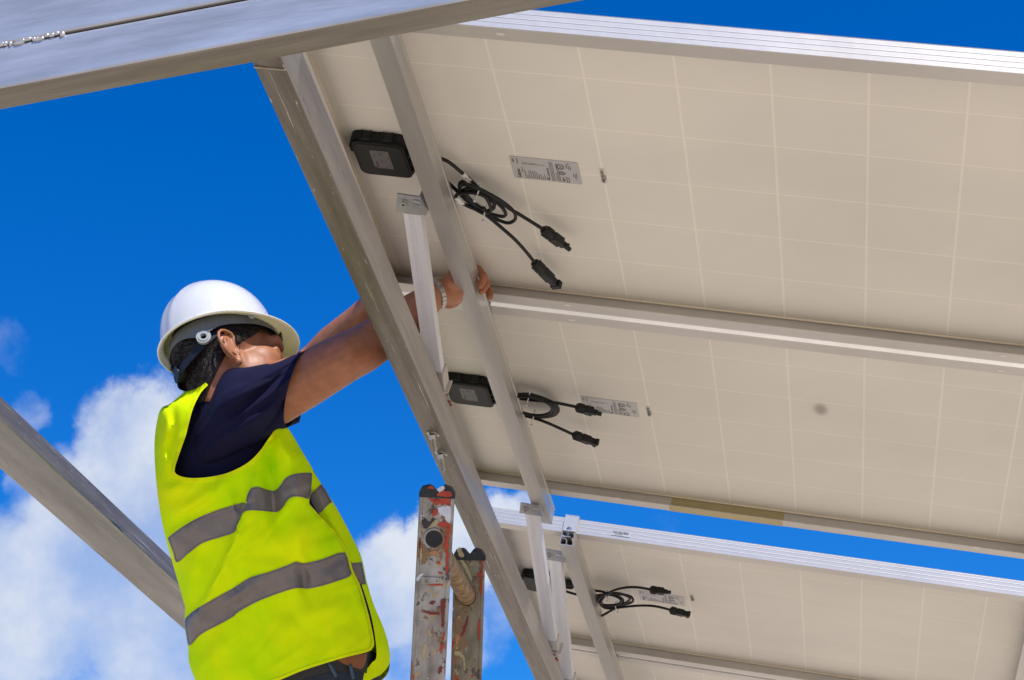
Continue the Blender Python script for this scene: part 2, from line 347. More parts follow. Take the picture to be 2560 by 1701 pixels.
def cr(P, step=None, closed=False, n=6):
    """Catmull-Rom through P"""
    P = [np.array(p, float) for p in P]; out = []; m = len(P)
    rng = range(m) if closed else range(m-1)
    for k in rng:
        p0 = P[(k-1) % m] if closed else P[max(k-1, 0)]; p1 = P[k]; p2 = P[(k+1) % m] if closed else P[k+1]
        p3 = P[(k+2) % m] if closed else P[min(k+2, m-1)]
        nn = max(1, int(np.linalg.norm(p2-p1)/step)) if step else n
        for t in np.arange(nn)/nn:
            out.append(.5*((2*p1)+(-p0+p2)*t+(2*p0-5*p1+4*p2-p3)*t*t+(-p0+3*p1-3*p2+p3)*t**3))
    if not closed: out.append(P[-1])
    return out
def copy_mesh(src, name, parent, loc):
    o = src.copy(); o.name = name; COL.objects.link(o); o.parent = parent; o.location = loc; return o

# ------------------------------------------------------------------ ground
def ground():
    V = []; F = []; n = 40; s = 1500
    g = lambda k: math.copysign((abs(k)/n)**3*s, k)
    for j in range(-n, n+1):
        for i in range(-n, n+1): V.append((g(i), g(j), 0))
    w = 2*n+1
    for j in range(2*n):
        for i in range(2*n): F.append((j*w+i, j*w+i+1, (j+1)*w+i+1, (j+1)*w+i))
    o = mesh('ground', V, F, 'ground'); tag(o, kind='structure'); return o
ground()

# ------------------------------------------------------------------ lettering
def text(s, size, m4, parent, mt='ink', name='lettering', sx=1.):
    c = bpy.data.curves.new(name, 'FONT'); c.body = s; c.size = size; c.align_x = 'LEFT'; c.align_y = 'BOTTOM_BASELINE'; c.resolution_u = 2; c.offset = size*.022
    me = None
    o = bpy.data.objects.new(name, c); COL.objects.link(o)
    dg = bpy.context.evaluated_depsgraph_get(); me = bpy.data.meshes.new_from_object(o.evaluated_get(dg)); bpy.data.objects.remove(o)
    V = [(m4 @ Vector((v.co.x*sx, v.co.y, 0))) for v in me.vertices]; F = [tuple(p.vertices) for p in me.polygons]
    return V, F
FLIP = lambda x, y, z: Matrix(((0, -1, 0, x), (-1, 0, 0, y), (0, 0, -1, z), (0, 0, 0, 1)))  # reads along -Y, tops towards -X, seen from below

def label_print():
    """print of the rating label, local: along x 0..0.1285, y 0..0.0765 (panel X, Y)"""
    mb = MB(); z = 0
    def T(x, y, s, size, sx=1.):
        V, F = text(s, size, FLIP(x, y, z), None, sx=sx); mb.add(V, F)
    T(.0145, .072, 'Solartec', .0098, .95)
    T(.0200, .052, 'Energia solar', .0034)
    T(.0075, .020, 'KS210', .0052); T(.0145, .023, 'Policristalino', .0036)
    rows = ['Pot. max. (Pmax) 210 W', 'Tolerancia', 'Tension circuito abierto', 'Tension punto de maxima', 'Corriente cortocircuito', 'Corriente punto maxima', 'Tension max. sistema', 'Fusible maximo', 'Cond. de ensayo', 'Aplicacion', 'Corriente inversa', 'Proteccion', 'Serie']
    vals = ['210 W', '+3 -0%', '33.2 V', '26.6 V', '8.58 A', '7.90 A', '1000 V', '15 A', 'STC', 'A', '15 A', 'II', '']
    for k, (a, b) in enumerate(zip(rows, vals)):
        x = .0245+k*.0036; T(x, .0725, a, .0031, .88); T(x, .0245, b, .0031, .9)
    T(.0700, .060, 'ADVERTENCIA', .0050, .95)
    # warning triangle
    mb.add([(.0690, .0705, z), (.0690, .0625, z), (.0635, .0665, z)], [(0, 1, 2)])
    for k in range(6):
        x = .0730+k*.0026+(.002 if k > 2 else 0); l = (.066, .066, .064, .030, .062, .060)[k]; y0 = .0725
        j = 0
        while j < l:
            w = random.uniform(.002, .006); mb.add([(x, y0-j, z), (x+.0011, y0-j, z), (x+.0011, y0-min(l, j+w), z), (x, y0-min(l, j+w), z)], [(0, 1, 2, 3)]); j += w+.0008
    def ring(cx, cy, r0, r1, e=1.):
        n = 28; V = []
        for k in range(n):
            a = 2*math.pi*k/n; V += [(cx+r0*math.cos(a), cy+r0*e*math.sin(a), z), (cx+r1*math.cos(a), cy+r1*e*math.sin(a), z)]
        mb.add(V, [(2*k, 2*k+1, (2*k+3) % (2*n), (2*k+2) % (2*n)) for k in range(n)])
    ring(.0930, .0205, .0080, .0070, 1.15); ring(.0930, .0205, .0062, .0052, 1.15)
    T(.0955, .0245, 'ETL', .0052, .9)
    ring(.0945, .0425, .0062, .0046); ring(.0945, .0425, .0036, .0030)
    T(.0958, .0450, 'CE', .0040)
    # TUV like box
    for a, b in (((.0885, .056), (.0892, .074)), ((.0885, .056), (.105, .0567)), ((.0885, .0733), (.105, .074))):
        mb.add([(a[0], a[1], z), (b[0], a[1], z), (b[0], b[1], z), (a[0], b[1], z)], [(0, 1, 2, 3)])
    mb.add([(.0935, .058, z), (.0985, .0665, z), (.0935, .0715, z)], [(0, 1, 2)])
    for a, b in (((.1005, .056), (.1018, .074)), ((.1048, .056), (.1060, .074)), ((.1005, .056), (.106, .0573)), ((.1005, .0727), (.106, .074))):
        mb.add([(a[0], a[1], z), (b[0], a[1], z), (b[0], b[1], z), (a[0], b[1], z)], [(0, 1, 2, 3)])
    T(.1065, .024, 'Intertek', .0040)
    for x, y, s in ((.1100, .028, 'Conforms to UL 1703'), (.1130, .030, 'Certified 4004'), (.1165, .052, 'Solartec S.A.'), (.1195, .062, 'Industria Argentina'), (.1222, .056, 'www.solartec.com')):
        T(x, y, s, .0028, .9)
    return mb
def barcode(mb, L, W, T, n=34):
    random.seed(11); x = 0
    while x < L:
        w = random.choice((.0006, .0009, .0015))*L/.045; mb.add([T @ Vector((x, 0, 0)), T @ Vector((min(L, x+w), 0, 0)), T @ Vector((min(L, x+w), W, 0)), T @ Vector((x, W, 0))], [(0, 1, 2, 3)])
        x += w+random.choice((.0006, .0009, .0013))*L/.045
LP = label_print()

# ------------------------------------------------------------------ solar panels
P = .159
cellmesh = {}
def cell_mesh(w):
    if w not in cellmesh:
        mb = MB(); mb.box((.0022, .0022, 0.00030), (w-.0022, P-.0022, 0.00052)); o = mb.out('solar_cell', 'cell'); cellmesh[w] = o.data; bpy.data.objects.remove(o)
    return cellmesh[w]
def slot(mb, cx, cy, z, l=.011, w=.0035, i=0):
    n = 14; V = []
    for k in range(n):
        a = 2*math.pi*k/n; V.append((cx+(l-w)*(1 if math.cos(a) > 0 else -1)*.5+w*math.cos(a), cy+w*math.sin(a), z))
    mb.add(V, [tuple(range(n))], i)
def panel(y0, y1, row, dz, label, boxes=True, tape=None, slots=(), edgecode=False, kind='a', smudges=()):
    """y0,y1 outer frame edges; row: where the first cell row begins"""
    m = PM @ Matrix.Translation((0, y0, dz))
    t = empty('solar_panel', m, label, 'solar panel', 'solar panels mounted edge to edge on the rails')
    H = y1-y0; X0, X1 = -.184, 1.2525; zb = -.035; zt = .006; r0 = row-y0
    # frame: long bars with grooved outer wall, flange, and short bars
    def longbar(y, s):
        # profile in (dy, z); s=+1: outer wall at y facing -y
        pr = [(0, zt), (.0005, .0045), (0, .0038)]
        for k in range(3):
            z = -.004-.010*k; pr += [(0, z+.0009), (-.0004, z+.0003), (-.0004, z-.0003), (0, z-.0006)]
        pr += [(0, zb+.001), (.001, zb), (.0345, zb), (.0345, zb+.0018), (.0062, zb+.0018), (.0062, -.0010), (.0120, -.0010), (.0120, .0005), (.0062, .0010), (.0062, .0046), (.0110, .0046), (.0110, zt)]
        V = [(X0, y+s*a, b) for a, b in pr]
        mb = MB(); mb.prism(V, (X1-X0, 0, 0)); return mb.out('frame_bar', 'alu', t, local=True)
    a = longbar(0, 1); b = longbar(H, -1)
    def shortbar(x, s):
        pr = [(0, zt), (0, zb), (.030, zb), (.030, zb+.0018), (.0062, zb+.0018), (.0062, -.001), (.0115, -.001), (.0115, .0005), (.0062, .001), (.0062, .0046), (.011, .0046), (.011, zt)]
        mb = MB(); mb.prism([(x+s*a_, .0066, b_) for a_, b_ in pr], (0, H-.0132, 0)); return mb.out('frame_bar', 'alu', t, local=True)
    shortbar(X0, 1); shortbar(X1, -1)
    # sealant bead round the laminate
    mb = MB()
    for yy in (.0118, H-.0118): mb.tube([(X0+.007, yy, -.0012), (X1-.007, yy, -.0012)], .0022, 8)
    for xx in (X0+.0118, X1-.0118): mb.tube([(xx, .007, -.0012), (xx, H-.007, -.0012)], .0022, 8)
    mb.out('sealant_bead', 'bead', t, local=True, smooth=True)
    mb = MB(); mb.box((X0+.0065, .0065, .0005), (X1-.0065, H-.0065, .0011)); mb.out('backsheet', 'sheet', t, local=True)
    mb = MB(); mb.box((X0+.0065, .0065, .0013), (X1-.0065, H-.0065, .0045)); mb.out('front_glass', 'glass', t, local=True)
    k = 0
    for i in range(9):
        w = P if i < 8 else .1195
        for j in range(6):
            o = bpy.data.objects.new('solar_cell', cell_mesh(w)); link(o, t); o.location = (-P+i*P, r0+j*P, 0)
    # drain and mounting slots in the flanges
    for sx, sy in slots:
        mb = MB(); slot(mb, sx, sy-y0, zb-.0004); mb.out('mounting_slot', 'cell', t, local=True)
    # rating label
    L0 = Vector((.1462, r0+.4365, -.0006)) if kind == 'a' else Vector((.1625 if kind == 'b' else .1768, r0+(.441 if kind == 'b' else .4465), -.0006))
    mb = MB(); q = [(.003, 0), (.1255, 0), (.1285, .003), (.1285, .0735), (.1255, .0765), (.003, .0765), (0, .0735), (0, .003)]
    mb.prism([(L0.x+x, L0.y+y, L0.z) for x, y in q], (0, 0, .0003)); lo = mb.out('rating_label', 'sticker', t, local=True)
    mb = MB(); mb.add([v+Vector((L0.x, L0.y, L0.z-.0002)) for v in LP.V], LP.F); mb.out('lettering', 'ink', lo, local=True)
    bx = {'a': .3137, 'b': .3120, 'c': .3262}[kind]; by = r0+{'a': .4528, 'b': .456, 'c': .4235+.0}[kind]
    mb = MB(); mb.box((bx-.0012, by-.003, -.0007), (bx+.0095, by+.049, -.0004)); lo = mb.out('serial_label', 'cell', t, local=True)
    mb = MB(); barcode(mb, .0457, .0066, Matrix(((0, 1, 0, bx), (1, 0, 0, by), (0, 0, 1, -.0009), (0, 0, 0, 1))))
    V, F = text('210120910345', .0032, FLIP(bx+.0092, by+.036, -.0009), None); mb.add(V, F); mb.out('lettering', 'ink', lo, local=True)
    if edgecode:
        T = Matrix(((1, 0, 0, .155), (0, 0, -1, 0.0), (0, -1, 0, -.0125), (0, 0, 0, 1)))
        mb = MB(); mb.add([T @ Vector(v) for v in ((-.002, -.0010, .0012), (.047, -.0010, .0012), (.047, .0115, .0012), (-.002, .0115, .0012))], [(0, 1, 2, 3)]); lo = mb.out('barcode_sticker', 'white', t, local=True)
        mb = MB(); barcode(mb, .0440, .0072, Matrix.Translation((0, -.0015, 0)) @ T)
        V, F = text('SLT 210120910345', .0026, Matrix(((1, 0, 0, .162), (0, 0, 1, -.0015), (0, 1, 0, -.0222), (0, 0, 0, 1))), None); mb.add(V, F); mb.out('lettering', 'ink', lo, local=True)
    if tape:
        x0, x1 = tape; mb = MB()
        mb.box((x0, H-.0347, zb-.0003), (x1, H+.0004, zb-.0001)); mb.box((x0, H-.0062-.0003, zb+.0022), (x1, H-.0062-.0001, -.0015)); mb.out('yellow_tape', 'tape', t, local=True)
    for sx, sy in smudges:
        mb = MB(); mb.add([(.027*math.cos(a), .027*math.sin(a), 0) for a in np.linspace(0, 2*math.pi, 25)[:-1]], [tuple(range(24))]); so = mb.out('smudge', 'smudge', t, local=True); so.location = (sx, sy-y0, -.0003); so.scale = (1, 1.9, 1)
    # junction box
    if boxes:
        jb(t, r0, kind)
    return t
def rrect(x0, y0, x1, y1, r, n=5):
    o = []
    for cx, cy, a0 in ((x1-r, y0+r, -90), (x1-r, y1-r, 0), (x0+r, y1-r, 90), (x0+r, y0+r, 180)):
        for k in range(n+1):
            a = R_(a0+90*k/n); o.append((cx+r*math.cos(a), cy+r*math.sin(a)))
    return o
def jb(t, r0, kind):
    x0, x1, y0, y1 = -.1440, -.0430, r0+.402, r0+.514
    mb = MB(); o = rrect(x0-.004, y0-.003, x1+.002, y1+.002, .016); mb.prism([(a, b, -.0178) for a, b in o], (0, 0, .0178))
    for cx in (x0+.028, x0+.070):
        mb.bbox((cx-.011, y0-.0065, -.020), (cx+.011, y0+.002, -.002), .0012)
        for e in (-.0085, .0085): mb.box((cx+e-.001, y0-.0088, -.019), (cx+e+.001, y0-.006, -.002))
    for cx in (x0+.045, x0+.053, x0+.085): mb.box((cx-.0008, y0-.0045, -.0175), (cx+.0008, y0-.002, -.001))
    for cx in (x0+.028, x0+.078): mb.bbox((cx-.012, y1-.002, -.020), (cx+.010, y1+.0042, -.010), .001)
    mb.bbox((x0-.0085, y0+.022, -.020), (x0-.002, y0+.043, -.003), .001)
    bx = mb.out('junction_box', 'black', t, local=True, auto=40)
    mb = MB(); o = rrect(x0, y0, x1, y1, .015)
    # notch near the cable side
    o2 = []
    for a, b in o: o2.append((a, b))
    mb.prism([(a, b, -.0245) for a, b in o2], (0, 0, .0075)); i2 = rrect(x0+.0045, y0+.0045, x1-.0045, y1-.0045, .012)
    mb.prism([(a, b, -.0255) for a, b in i2], (0, 0, .0008)); mb.out('lid', 'lid', bx, local=True, auto=40)
    sx, sy = x0+.032, y0+.022; mb = MB(); mb.prism([(sx+a, sy+b, -.0259) for a, b in ((.004, 0), (.0365, 0), (.0365, .061), (.006, .061), (0, .055), (0, .004))], (0, 0, .0003)); s = mb.out('sticker', 'jsticker', bx, local=True)
    mb = MB()
    for x, y, st, sz in ((.0095, .058, 'Sunter', .0085), (.0085, .022, 'PV-JB', .0045), (.0200, .040, '10A', .0060), (.0270, .058, 'IP 65', .0035), (.0270, .038, '1000 V', .0035), (.0330, .052, 'TUV', .0035), (.0330, .030, 'max 90C', .0030), (.0355, .020, 'diodes', .0022)):
        V, F = text(st, sz, FLIP(sx+x, sy+y, -.0262), None); mb.add(V, F)
    for a in (.0, .0022): # square symbol
        u0, v0, u1, v1 = sx+.016+a, sy+.006+a, sx+.024-a, sy+.016-a; w = .0006
        for p, q in (((u0, v0), (u1, v0+w)), ((u0, v1-w), (u1, v1)), ((u0, v0), (u0+w, v1)), ((u1-w, v0), (u1, v1))):
            mb.add([(p[0], p[1], -.0262), (q[0], p[1], -.0262), (q[0], q[1], -.0262), (p[0], q[1], -.0262)], [(0, 1, 2, 3)])
    mb.out('lettering', 'ink', bx, local=True)
    for yy in (.040, .072) if kind != 'c' else (.035, .062):
        mb = MB(); y = y0+yy; mb.cyl((x1-.001, y, -.0115), (x1+.012, y, -.0115), .0085, 14); mb.cyl((x1+.012, y, -.0115), (x1+.032, y, -.0115), .0095, 14, .0085); mb.cyl((x1+.032, y, -.0115), (x1+.037, y, -.0115), .007, 14, .0045)
        mb.out('cable_gland', 'black', bx, local=True, auto=40)
P1 = panel(-.0193, .9637, 0, 0, 'uppermost solar panel, whose coiled black leads hang above the hand of the worker', slots=((.204, -.003), (.2026, .9400), (1.0645, .9405), (-.05, .94)), kind='a')
P2 = panel(.9850, 1.9860, 1.012, 0, 'solar panel below the uppermost one, with a strip of yellow tape on its lower frame', slots=((.203, 1.006), (1.0645, 1.006), (-.047, 1.951), (.206, 1.951), (1.067, 1.9525)), kind='b', tape=(.332, .609), smudges=((.7026, 1.365),))
P3 = panel(2.2695, 3.2450, 2.2908, .0126, 'solar panel under the strip of sky, with a barcode on its white edge', slots=((.207, 2.293), (1.0735, 2.2895), (-.04, 3.225)), kind='c', edgecode=True)
P4 = panel(3.2640, 4.2470, 3.2908, .0126, 'lowest solar panel, cut off by the bottom of the photo', slots=((.21, 3.288), (-.04, 3.286)), kind='c')

# cables and connectors of the three upper panels
def trace(pts, org, s, z, zend=None, step=2.0):
    """photo trace -> curve hanging z under the table plane"""
    out = []; P_ = cr(pts, n=7); m = len(P_)
    for k, p in enumerate(P_):
        zz = z(k/(m-1)) if callable(z) else z
        out.append(un(org[0]+p[0]/s, org[1]+p[1]/s, zz))
    return out
def lead(t, pts, org, s, z, r=.0035, name='cable'):
    q = trace(pts, org, s, z); T = MW[t.name]; inv = T.inverted() @ PM
    mb = MB(); mb.tube([inv @ v for v in q], r, 10); return mb.out(name, 'cable', t, local=True, smooth=True)
def connector(t, a, b, org, s, z, male):
    inv = MW[t.name].inverted() @ PM
    A = inv @ un(org[0]+a[0]/s, org[1]+a[1]/s, z); B = inv @ un(org[0]+b[0]/s, org[1]+b[1]/s, z)
    ax = (B-A).normalized(); L = (B-A).length; sd = ax.cross(Vector((0, 0, 1))).normalized(); up = sd.cross(ax)
    T = Matrix((( *[0]*4,),)*0 or ((ax.x, sd.x, up.x, A.x), (ax.y, sd.y, up.y, A.y), (ax.z, sd.z, up.z, A.z), (0, 0, 0, 1)))
    mb = MB(); u = L/.075
    T = T @ Matrix.Diagonal((1, 1.18, 1.18, 1))
    def c(x0, x1, r0, r1=None, n=12): mb.cyl(T @ Vector((x0*u, 0, 0)), T @ Vector((x1*u, 0, 0)), r0*1.18, n, r1*1.18 if r1 else None)
    c(-.002, .004, .006, .0088); c(.004, .022, .0088, .0092)
    for k in range(8):
        a_ = math.pi*k/4; y, z_ = .0090*math.cos(a_), .0090*math.sin(a_); mb.box((.003*u, y-.0008, z_-.0008), (.021*u, y+.0008, z_+.0008), T)
    c(.022, .024, .0080)
    if male:
        mb.bbox((.024*u, -.0082, -.0075), (.050*u, .0082, .0075), .0015, T)
        mb.bbox((.050*u, -.0050, -.0050), (.060*u, .0050, .0050), .001, T); mb.box((.048*u, .0052, -.002), (.063*u, .0070, .002), T); mb.box((.048*u, -.0070, -.002), (.063*u, -.0052, .002), T)
        mb.box((.058*u, .0052, -.002), (.063*u, .0092, .002), T); mb.box((.058*u, -.0092, -.002), (.063*u, -.0052, .002), T)
        c(.060, .075, .0042)
    else:
        mb.bbox((.024*u, -.0080, -.0075), (.052*u, .0080, .0075), .0015, T)
        mb.box((.030*u, .0075, -.003), (.040*u, .0088, .003), T); mb.box((.030*u, -.0088, -.003), (.040*u, -.0075, .003), T)
        mb.bbox((.052*u, -.0058, -.0062), (.066*u, .0058, .0062), .001, T); mb.bbox((.065*u, -.0088, -.0068), (.075*u, .0088, .0068), .001, T)
    return mb.out('connector', 'black', t, local=True, auto=40)
def tie(t, a, b, org, s, z):
    inv = MW[t.name].inverted() @ PM
    A = inv @ un(org[0]+a[0]/s, org[1]+a[1]/s, z); B = inv @ un(org[0]+b[0]/s, org[1]+b[1]/s, z)
    c = (A+B)/2; d = (B-A); h = d.length/2; d.normalize(); mb = MB(); pts = []
    for k in range(17):
        a_ = 2*math.pi*k/16; pts.append(c+d*math.cos(a_)*(h+.0008)+Vector((0, 0, 1))*math.sin(a_)*.011)
    mb.tube(pts, .0013, 6, cap=False); mb.bbox(B-Vector((.002, .002, .013)), B+Vector((.003, .003, -.008)), .0006)
    return mb.out('cable_tie', 'tie', t, local=True)
o, s = (1080, 360), 3.92
lead(P1, [(-260, 120), (-100, 115), (30, 128), (80, 142), (140, 165), (200, 205), (260, 255), (320, 305), (370, 345), (430, 408), (470, 455), (400, 432), (330, 440), (285, 470), (270, 430), (275, 385), (305, 372), (340, 400)], o, s, -.020)
lead(P1, [(-260, 250), (-60, 260), (60, 310), (145, 370), (200, 420), (260, 475), (330, 540), (400, 600), (470, 655), (540, 705), (620, 770), (720, 855), (820, 945), (920, 1055), (1015, 1175)], o, s, lambda k: -.018-.016*min(1, k*1.3))
loop1 = [(300, 520), (270, 480), (275, 425), (310, 400), (380, 405), (460, 440), (560, 490), (680, 560), (770, 630), (815, 690), (810, 745), (750, 775), (670, 755), (580, 712), (480, 655), (380, 590), (320, 540), (290, 500), (300, 460), (370, 440), (460, 465), (550, 520), (640, 580), (700, 640), (722, 690), (690, 712), (610, 697), (540, 680)]
lead(P1, loop1, o, s, lambda k: -.024-.012*math.sin(k*9))
lead(P1, [(285, 575), (240, 540), (235, 510), (270, 485), (340, 478), (430, 485), (510, 510), (550, 560), (575, 620), (570, 665), (530, 660), (500, 625)], o, s, -.038)
lead(P1, [(285, 575), (340, 605), (420, 640), (500, 680), (540, 670), (440, 600), (370, 540), (330, 480), (350, 440), (430, 430), (540, 480), (650, 555), (760, 635), (850, 688), (980, 768), (1105, 848)], o, s, lambda k: -.034)
lead(P1, [(330, 500), (370, 560), (430, 620), (500, 665), (590, 640), (610, 610), (600, 570), (540, 520), (450, 470), (360, 460)], o, s, -.030)
connector(P1, (1095, 842), (1348, 1035), o, s, -.034, True); connector(P1, (1008, 1168), (1232, 1395), o, s, -.034, False)
tie(P1, (468, 425), (428, 508), o, s, -.030); tie(P1, (528, 625), (510, 706), o, s, -.030)
def sleeve_tag(t, a, b, org, s, z, plus):
    inv = MW[t.name].inverted() @ PM
    A = inv @ un(org[0]+a[0]/s, org[1]+a[1]/s, z); B = inv @ un(org[0]+b[0]/s, org[1]+b[1]/s, z)
    ax = (B-A).normalized(); sd = ax.cross(Vector((0, 0, 1))).normalized()
    mb = MB(); mb.cyl(A, B, .0036, 12); mb.prism([A+sd*.006+Vector((0, 0, -.0037)), B+sd*.006+Vector((0, 0, -.0037)), B-sd*.004+Vector((0, 0, -.0037)), A-sd*.004+Vector((0, 0, -.0037))], (0, 0, .0005)); g = mb.out('cable_tag', 'tag', t, local=True)
    mb = MB(); c = (A+B)/2+Vector((0, 0, -.0041))
    if plus:
        for d, e in ((ax, sd), (sd, ax)): mb.add([c+d*.0026+e*.0006, c-d*.0026+e*.0006, c-d*.0026-e*.0006, c+d*.0026-e*.0006], [(0, 1, 2, 3)])
        mb.out('lettering', 'red', g, local=True)
sleeve_tag(P1, (302, 292), (372, 350), o, s, -.0205, True); sleeve_tag(P1, (240, 520), (300, 582), o, s, -.0385, False)
o, s = (1280, 940), 7.838
for k, (dx, dy) in enumerate(((0, 0), (-8, -34), (-32, 22), (-22, -12), (6, 26), (-60, -8))):
    ring = [(-250, 560), (-180, 440), (0, 375), (160, 370), (350, 372), (550, 425), (700, 480), (830, 545), (895, 620), (905, 690), (840, 765), (700, 805), (520, 812), (350, 785), (200, 740), (0, 690), (-180, 640), (-250, 560)]
    cx, cy = 330, 590; f = 1-.032*k
    lead(P2, [(cx+(x-cx)*f+dx*.5, cy+(y-cy)*f+dy*.5) for x, y in ring], o, s, -.018-.0045*k)
lead(P2, [(-700, 300), (-400, 350), (-100, 420), (160, 445), (420, 480), (640, 500), (820, 525), (1000, 555), (1280, 615)], o, s, lambda k: -.016-.024*min(1, k*1.4))
lead(P2, [(-500, 420), (-250, 560), (-50, 700), (200, 770), (340, 805), (500, 850), (700, 925), (950, 1035), (1220, 1160)], o, s, lambda k: -.016-.024*min(1, k*1.4))
connector(P2, (1265, 612), (1750, 755), o, s, -.040, True); connector(P2, (1210, 1155), (1675, 1325), o, s, -.040, False)
tie(P2, (345, 345), (298, 490), o, s, -.030); tie(P2, (445, 705), (395, 880), o, s, -.030)
o, s = (1360, 1300), 3.91
lead(P3, [(40, 610), (150, 620), (270, 640), (400, 670), (490, 690), (560, 700), (610, 715), (700, 725), (800, 735), (860, 760), (865, 800), (800, 825), (690, 840), (600, 845), (550, 820), (560, 780), (620, 735), (700, 715), (790, 735), (840, 770), (800, 810), (720, 835)], o, s, lambda k: -.014-.016*min(1, k*2))
lead(P3, [(40, 660), (150, 680), (300, 725), (420, 745), (510, 740), (600, 730), (680, 740), (740, 770), (750, 800), (720, 825), (640, 835), (580, 830), (560, 800), (590, 750), (650, 705), (730, 675), (820, 660), (900, 659), (970, 668), (1045, 682)], o, s, lambda k: -.014-.022*min(1, k*2))
lead(P3, [(610, 715), (550, 755), (505, 830), (490, 900), (505, 938), (540, 945), (600, 920), (650, 890), (700, 865)], o, s, -.036)
lead(P3, [(560, 800), (555, 830), (590, 858), (650, 866), (760, 855), (880, 842), (980, 838), (1070, 843), (1150, 858), (1240, 882)], o, s, -.034)
lead(P3, [(520, 770), (600, 735), (690, 735), (770, 780), (755, 820), (680, 850), (600, 845), (545, 810), (530, 780), (560, 750), (640, 722)], o, s, -.026)
connector(P3, (1040, 682), (1240, 710), o, s, -.034, True); connector(P3, (1235, 882), (1425, 930), o, s, -.034, False)
tie(P3, (606, 705), (622, 755), o, s, -.030); tie(P3, (700, 815), (726, 868), o, s, -.030)
sleeve_tag(P3, (505, 930), (540, 942), o, s, -.0365, False)

# ------------------------------------------------------------------ rails, clamps, struts
def rail(xa, xb, ya, yb, dz, label):
    """extruded rail from (xa,ya) to (xb,yb), 35 x 42 mm, open profile"""
    A = Vector((xa, ya, -.037+dz)); B = Vector((xb, yb, -.037+dz)); ax = (B-A).normalized()
    m = PM @ Matrix.Translation(A) @ Matrix.Rotation(math.atan2(-(xb-xa), yb-ya), 4, 'Z')
    t = empty('mounting_rail', m, label, 'rail', 'aluminium rails carrying the panels'); L = (B-A).length
    W, H = .0345, .042; w = .0018
    def ext(poly): mb.prism([(x, 0, z) for x, z in poly], (0, L, 0))
    mb = MB()
    # C section opening upwards with an inner Z web (as seen on the cut end)
    outer = [(0, -H+.0022), (-.0016, -H+.0022), (-.0016, -H), (W+.0016, -H), (W+.0016, -H+.0022), (W, -H+.0022), (W, -.0098), (W-.0016, -.0090), (W-.0016, -.0062), (W, -.0054), (W+.0006, -.0020), (W+.0006, 0), (W-.0080, 0), (W-.0080, -w), (W-w, -w-.0005), (W-w-.0018, -.006), (W-w-.0018, -.0098), (W-w, -.0115), (W-w, -H+.0022), (w, -H+.0022), (w, -.020), (.0095, -.020+.0), (.0130, -.0185), (W-.010, -.0185), (W-.010, -.0165), (.0095, -.0165), (.0045, -.0150), (w, -.0135), (w, -w), (.0080, -w), (.0080, 0), (0, 0)]
    ext(outer); body = mb.out('rail_body', 'rail', t, local=True)
    mb = MB(); ext([(w, -.0225), (.012, -.0225), (.0175, -.027), (.0175, -H+.0022), (.0157, -H+.0022), (.0157, -.0275), (.011, -.0243), (w, -.0243)]); mb.out('inner_web', 'rail', t, local=True)
    return t
rail(-.0035, -.0015, -.30, 2.075, 0, 'long aluminium rail that the worker grips, running under the two upper panels')
rail(.0290, .0460, 2.245, 4.3, .0126, 'aluminium rail of the lower row, with its cut open end facing up')
def clamp(x, y, dz, label, end=True):
    m = PM @ Matrix.Translation((x, y, dz)); t = empty('panel_clamp', m, label, 'clamp', 'clamps holding the panels to the rails')
    mb = MB()
    if end:
        mb.bbox((-.018, -.006, -.040), (.019, -.002, .010), .0006); mb.bbox((-.018, -.006, .0075), (.019, .014, .0105), .0006); mb.bbox((-.018, -.020, -.0395), (.019, -.002, -.0365), .0006)
    else:
        mb.bbox((-.018, -.009, -.034), (.018, -.0065, .0105), .0006); mb.bbox((-.018, .0065, -.034), (.018, .009, .0105), .0006); mb.bbox((-.018, -.016, .0078), (.018, .016, .0108), .0006)
    mb.out('clamp_body', 'alu', t, local=True)
    mb = MB(); yy = -.012 if end else 0
    mb.cyl((0, yy, -.050), (0, yy, .012 if not end else -.026), .0040, 12); mb.cyl((0, yy, -.036), (0, yy, -.029), .0068, 6 if not end else 12); mb.out('bolt', 'bolt', t, local=True)
clamp(.0445, 2.2640, .0126, 'bright end clamp on the white panel edge above the cut rail end')
clamp(.0165, .9743, 0, 'small clamp between the two upper panels beside the fingers', end=False)
clamp(.060, 3.2545, .0126, 'small clamp between the two lowest panels behind the rail', end=False)

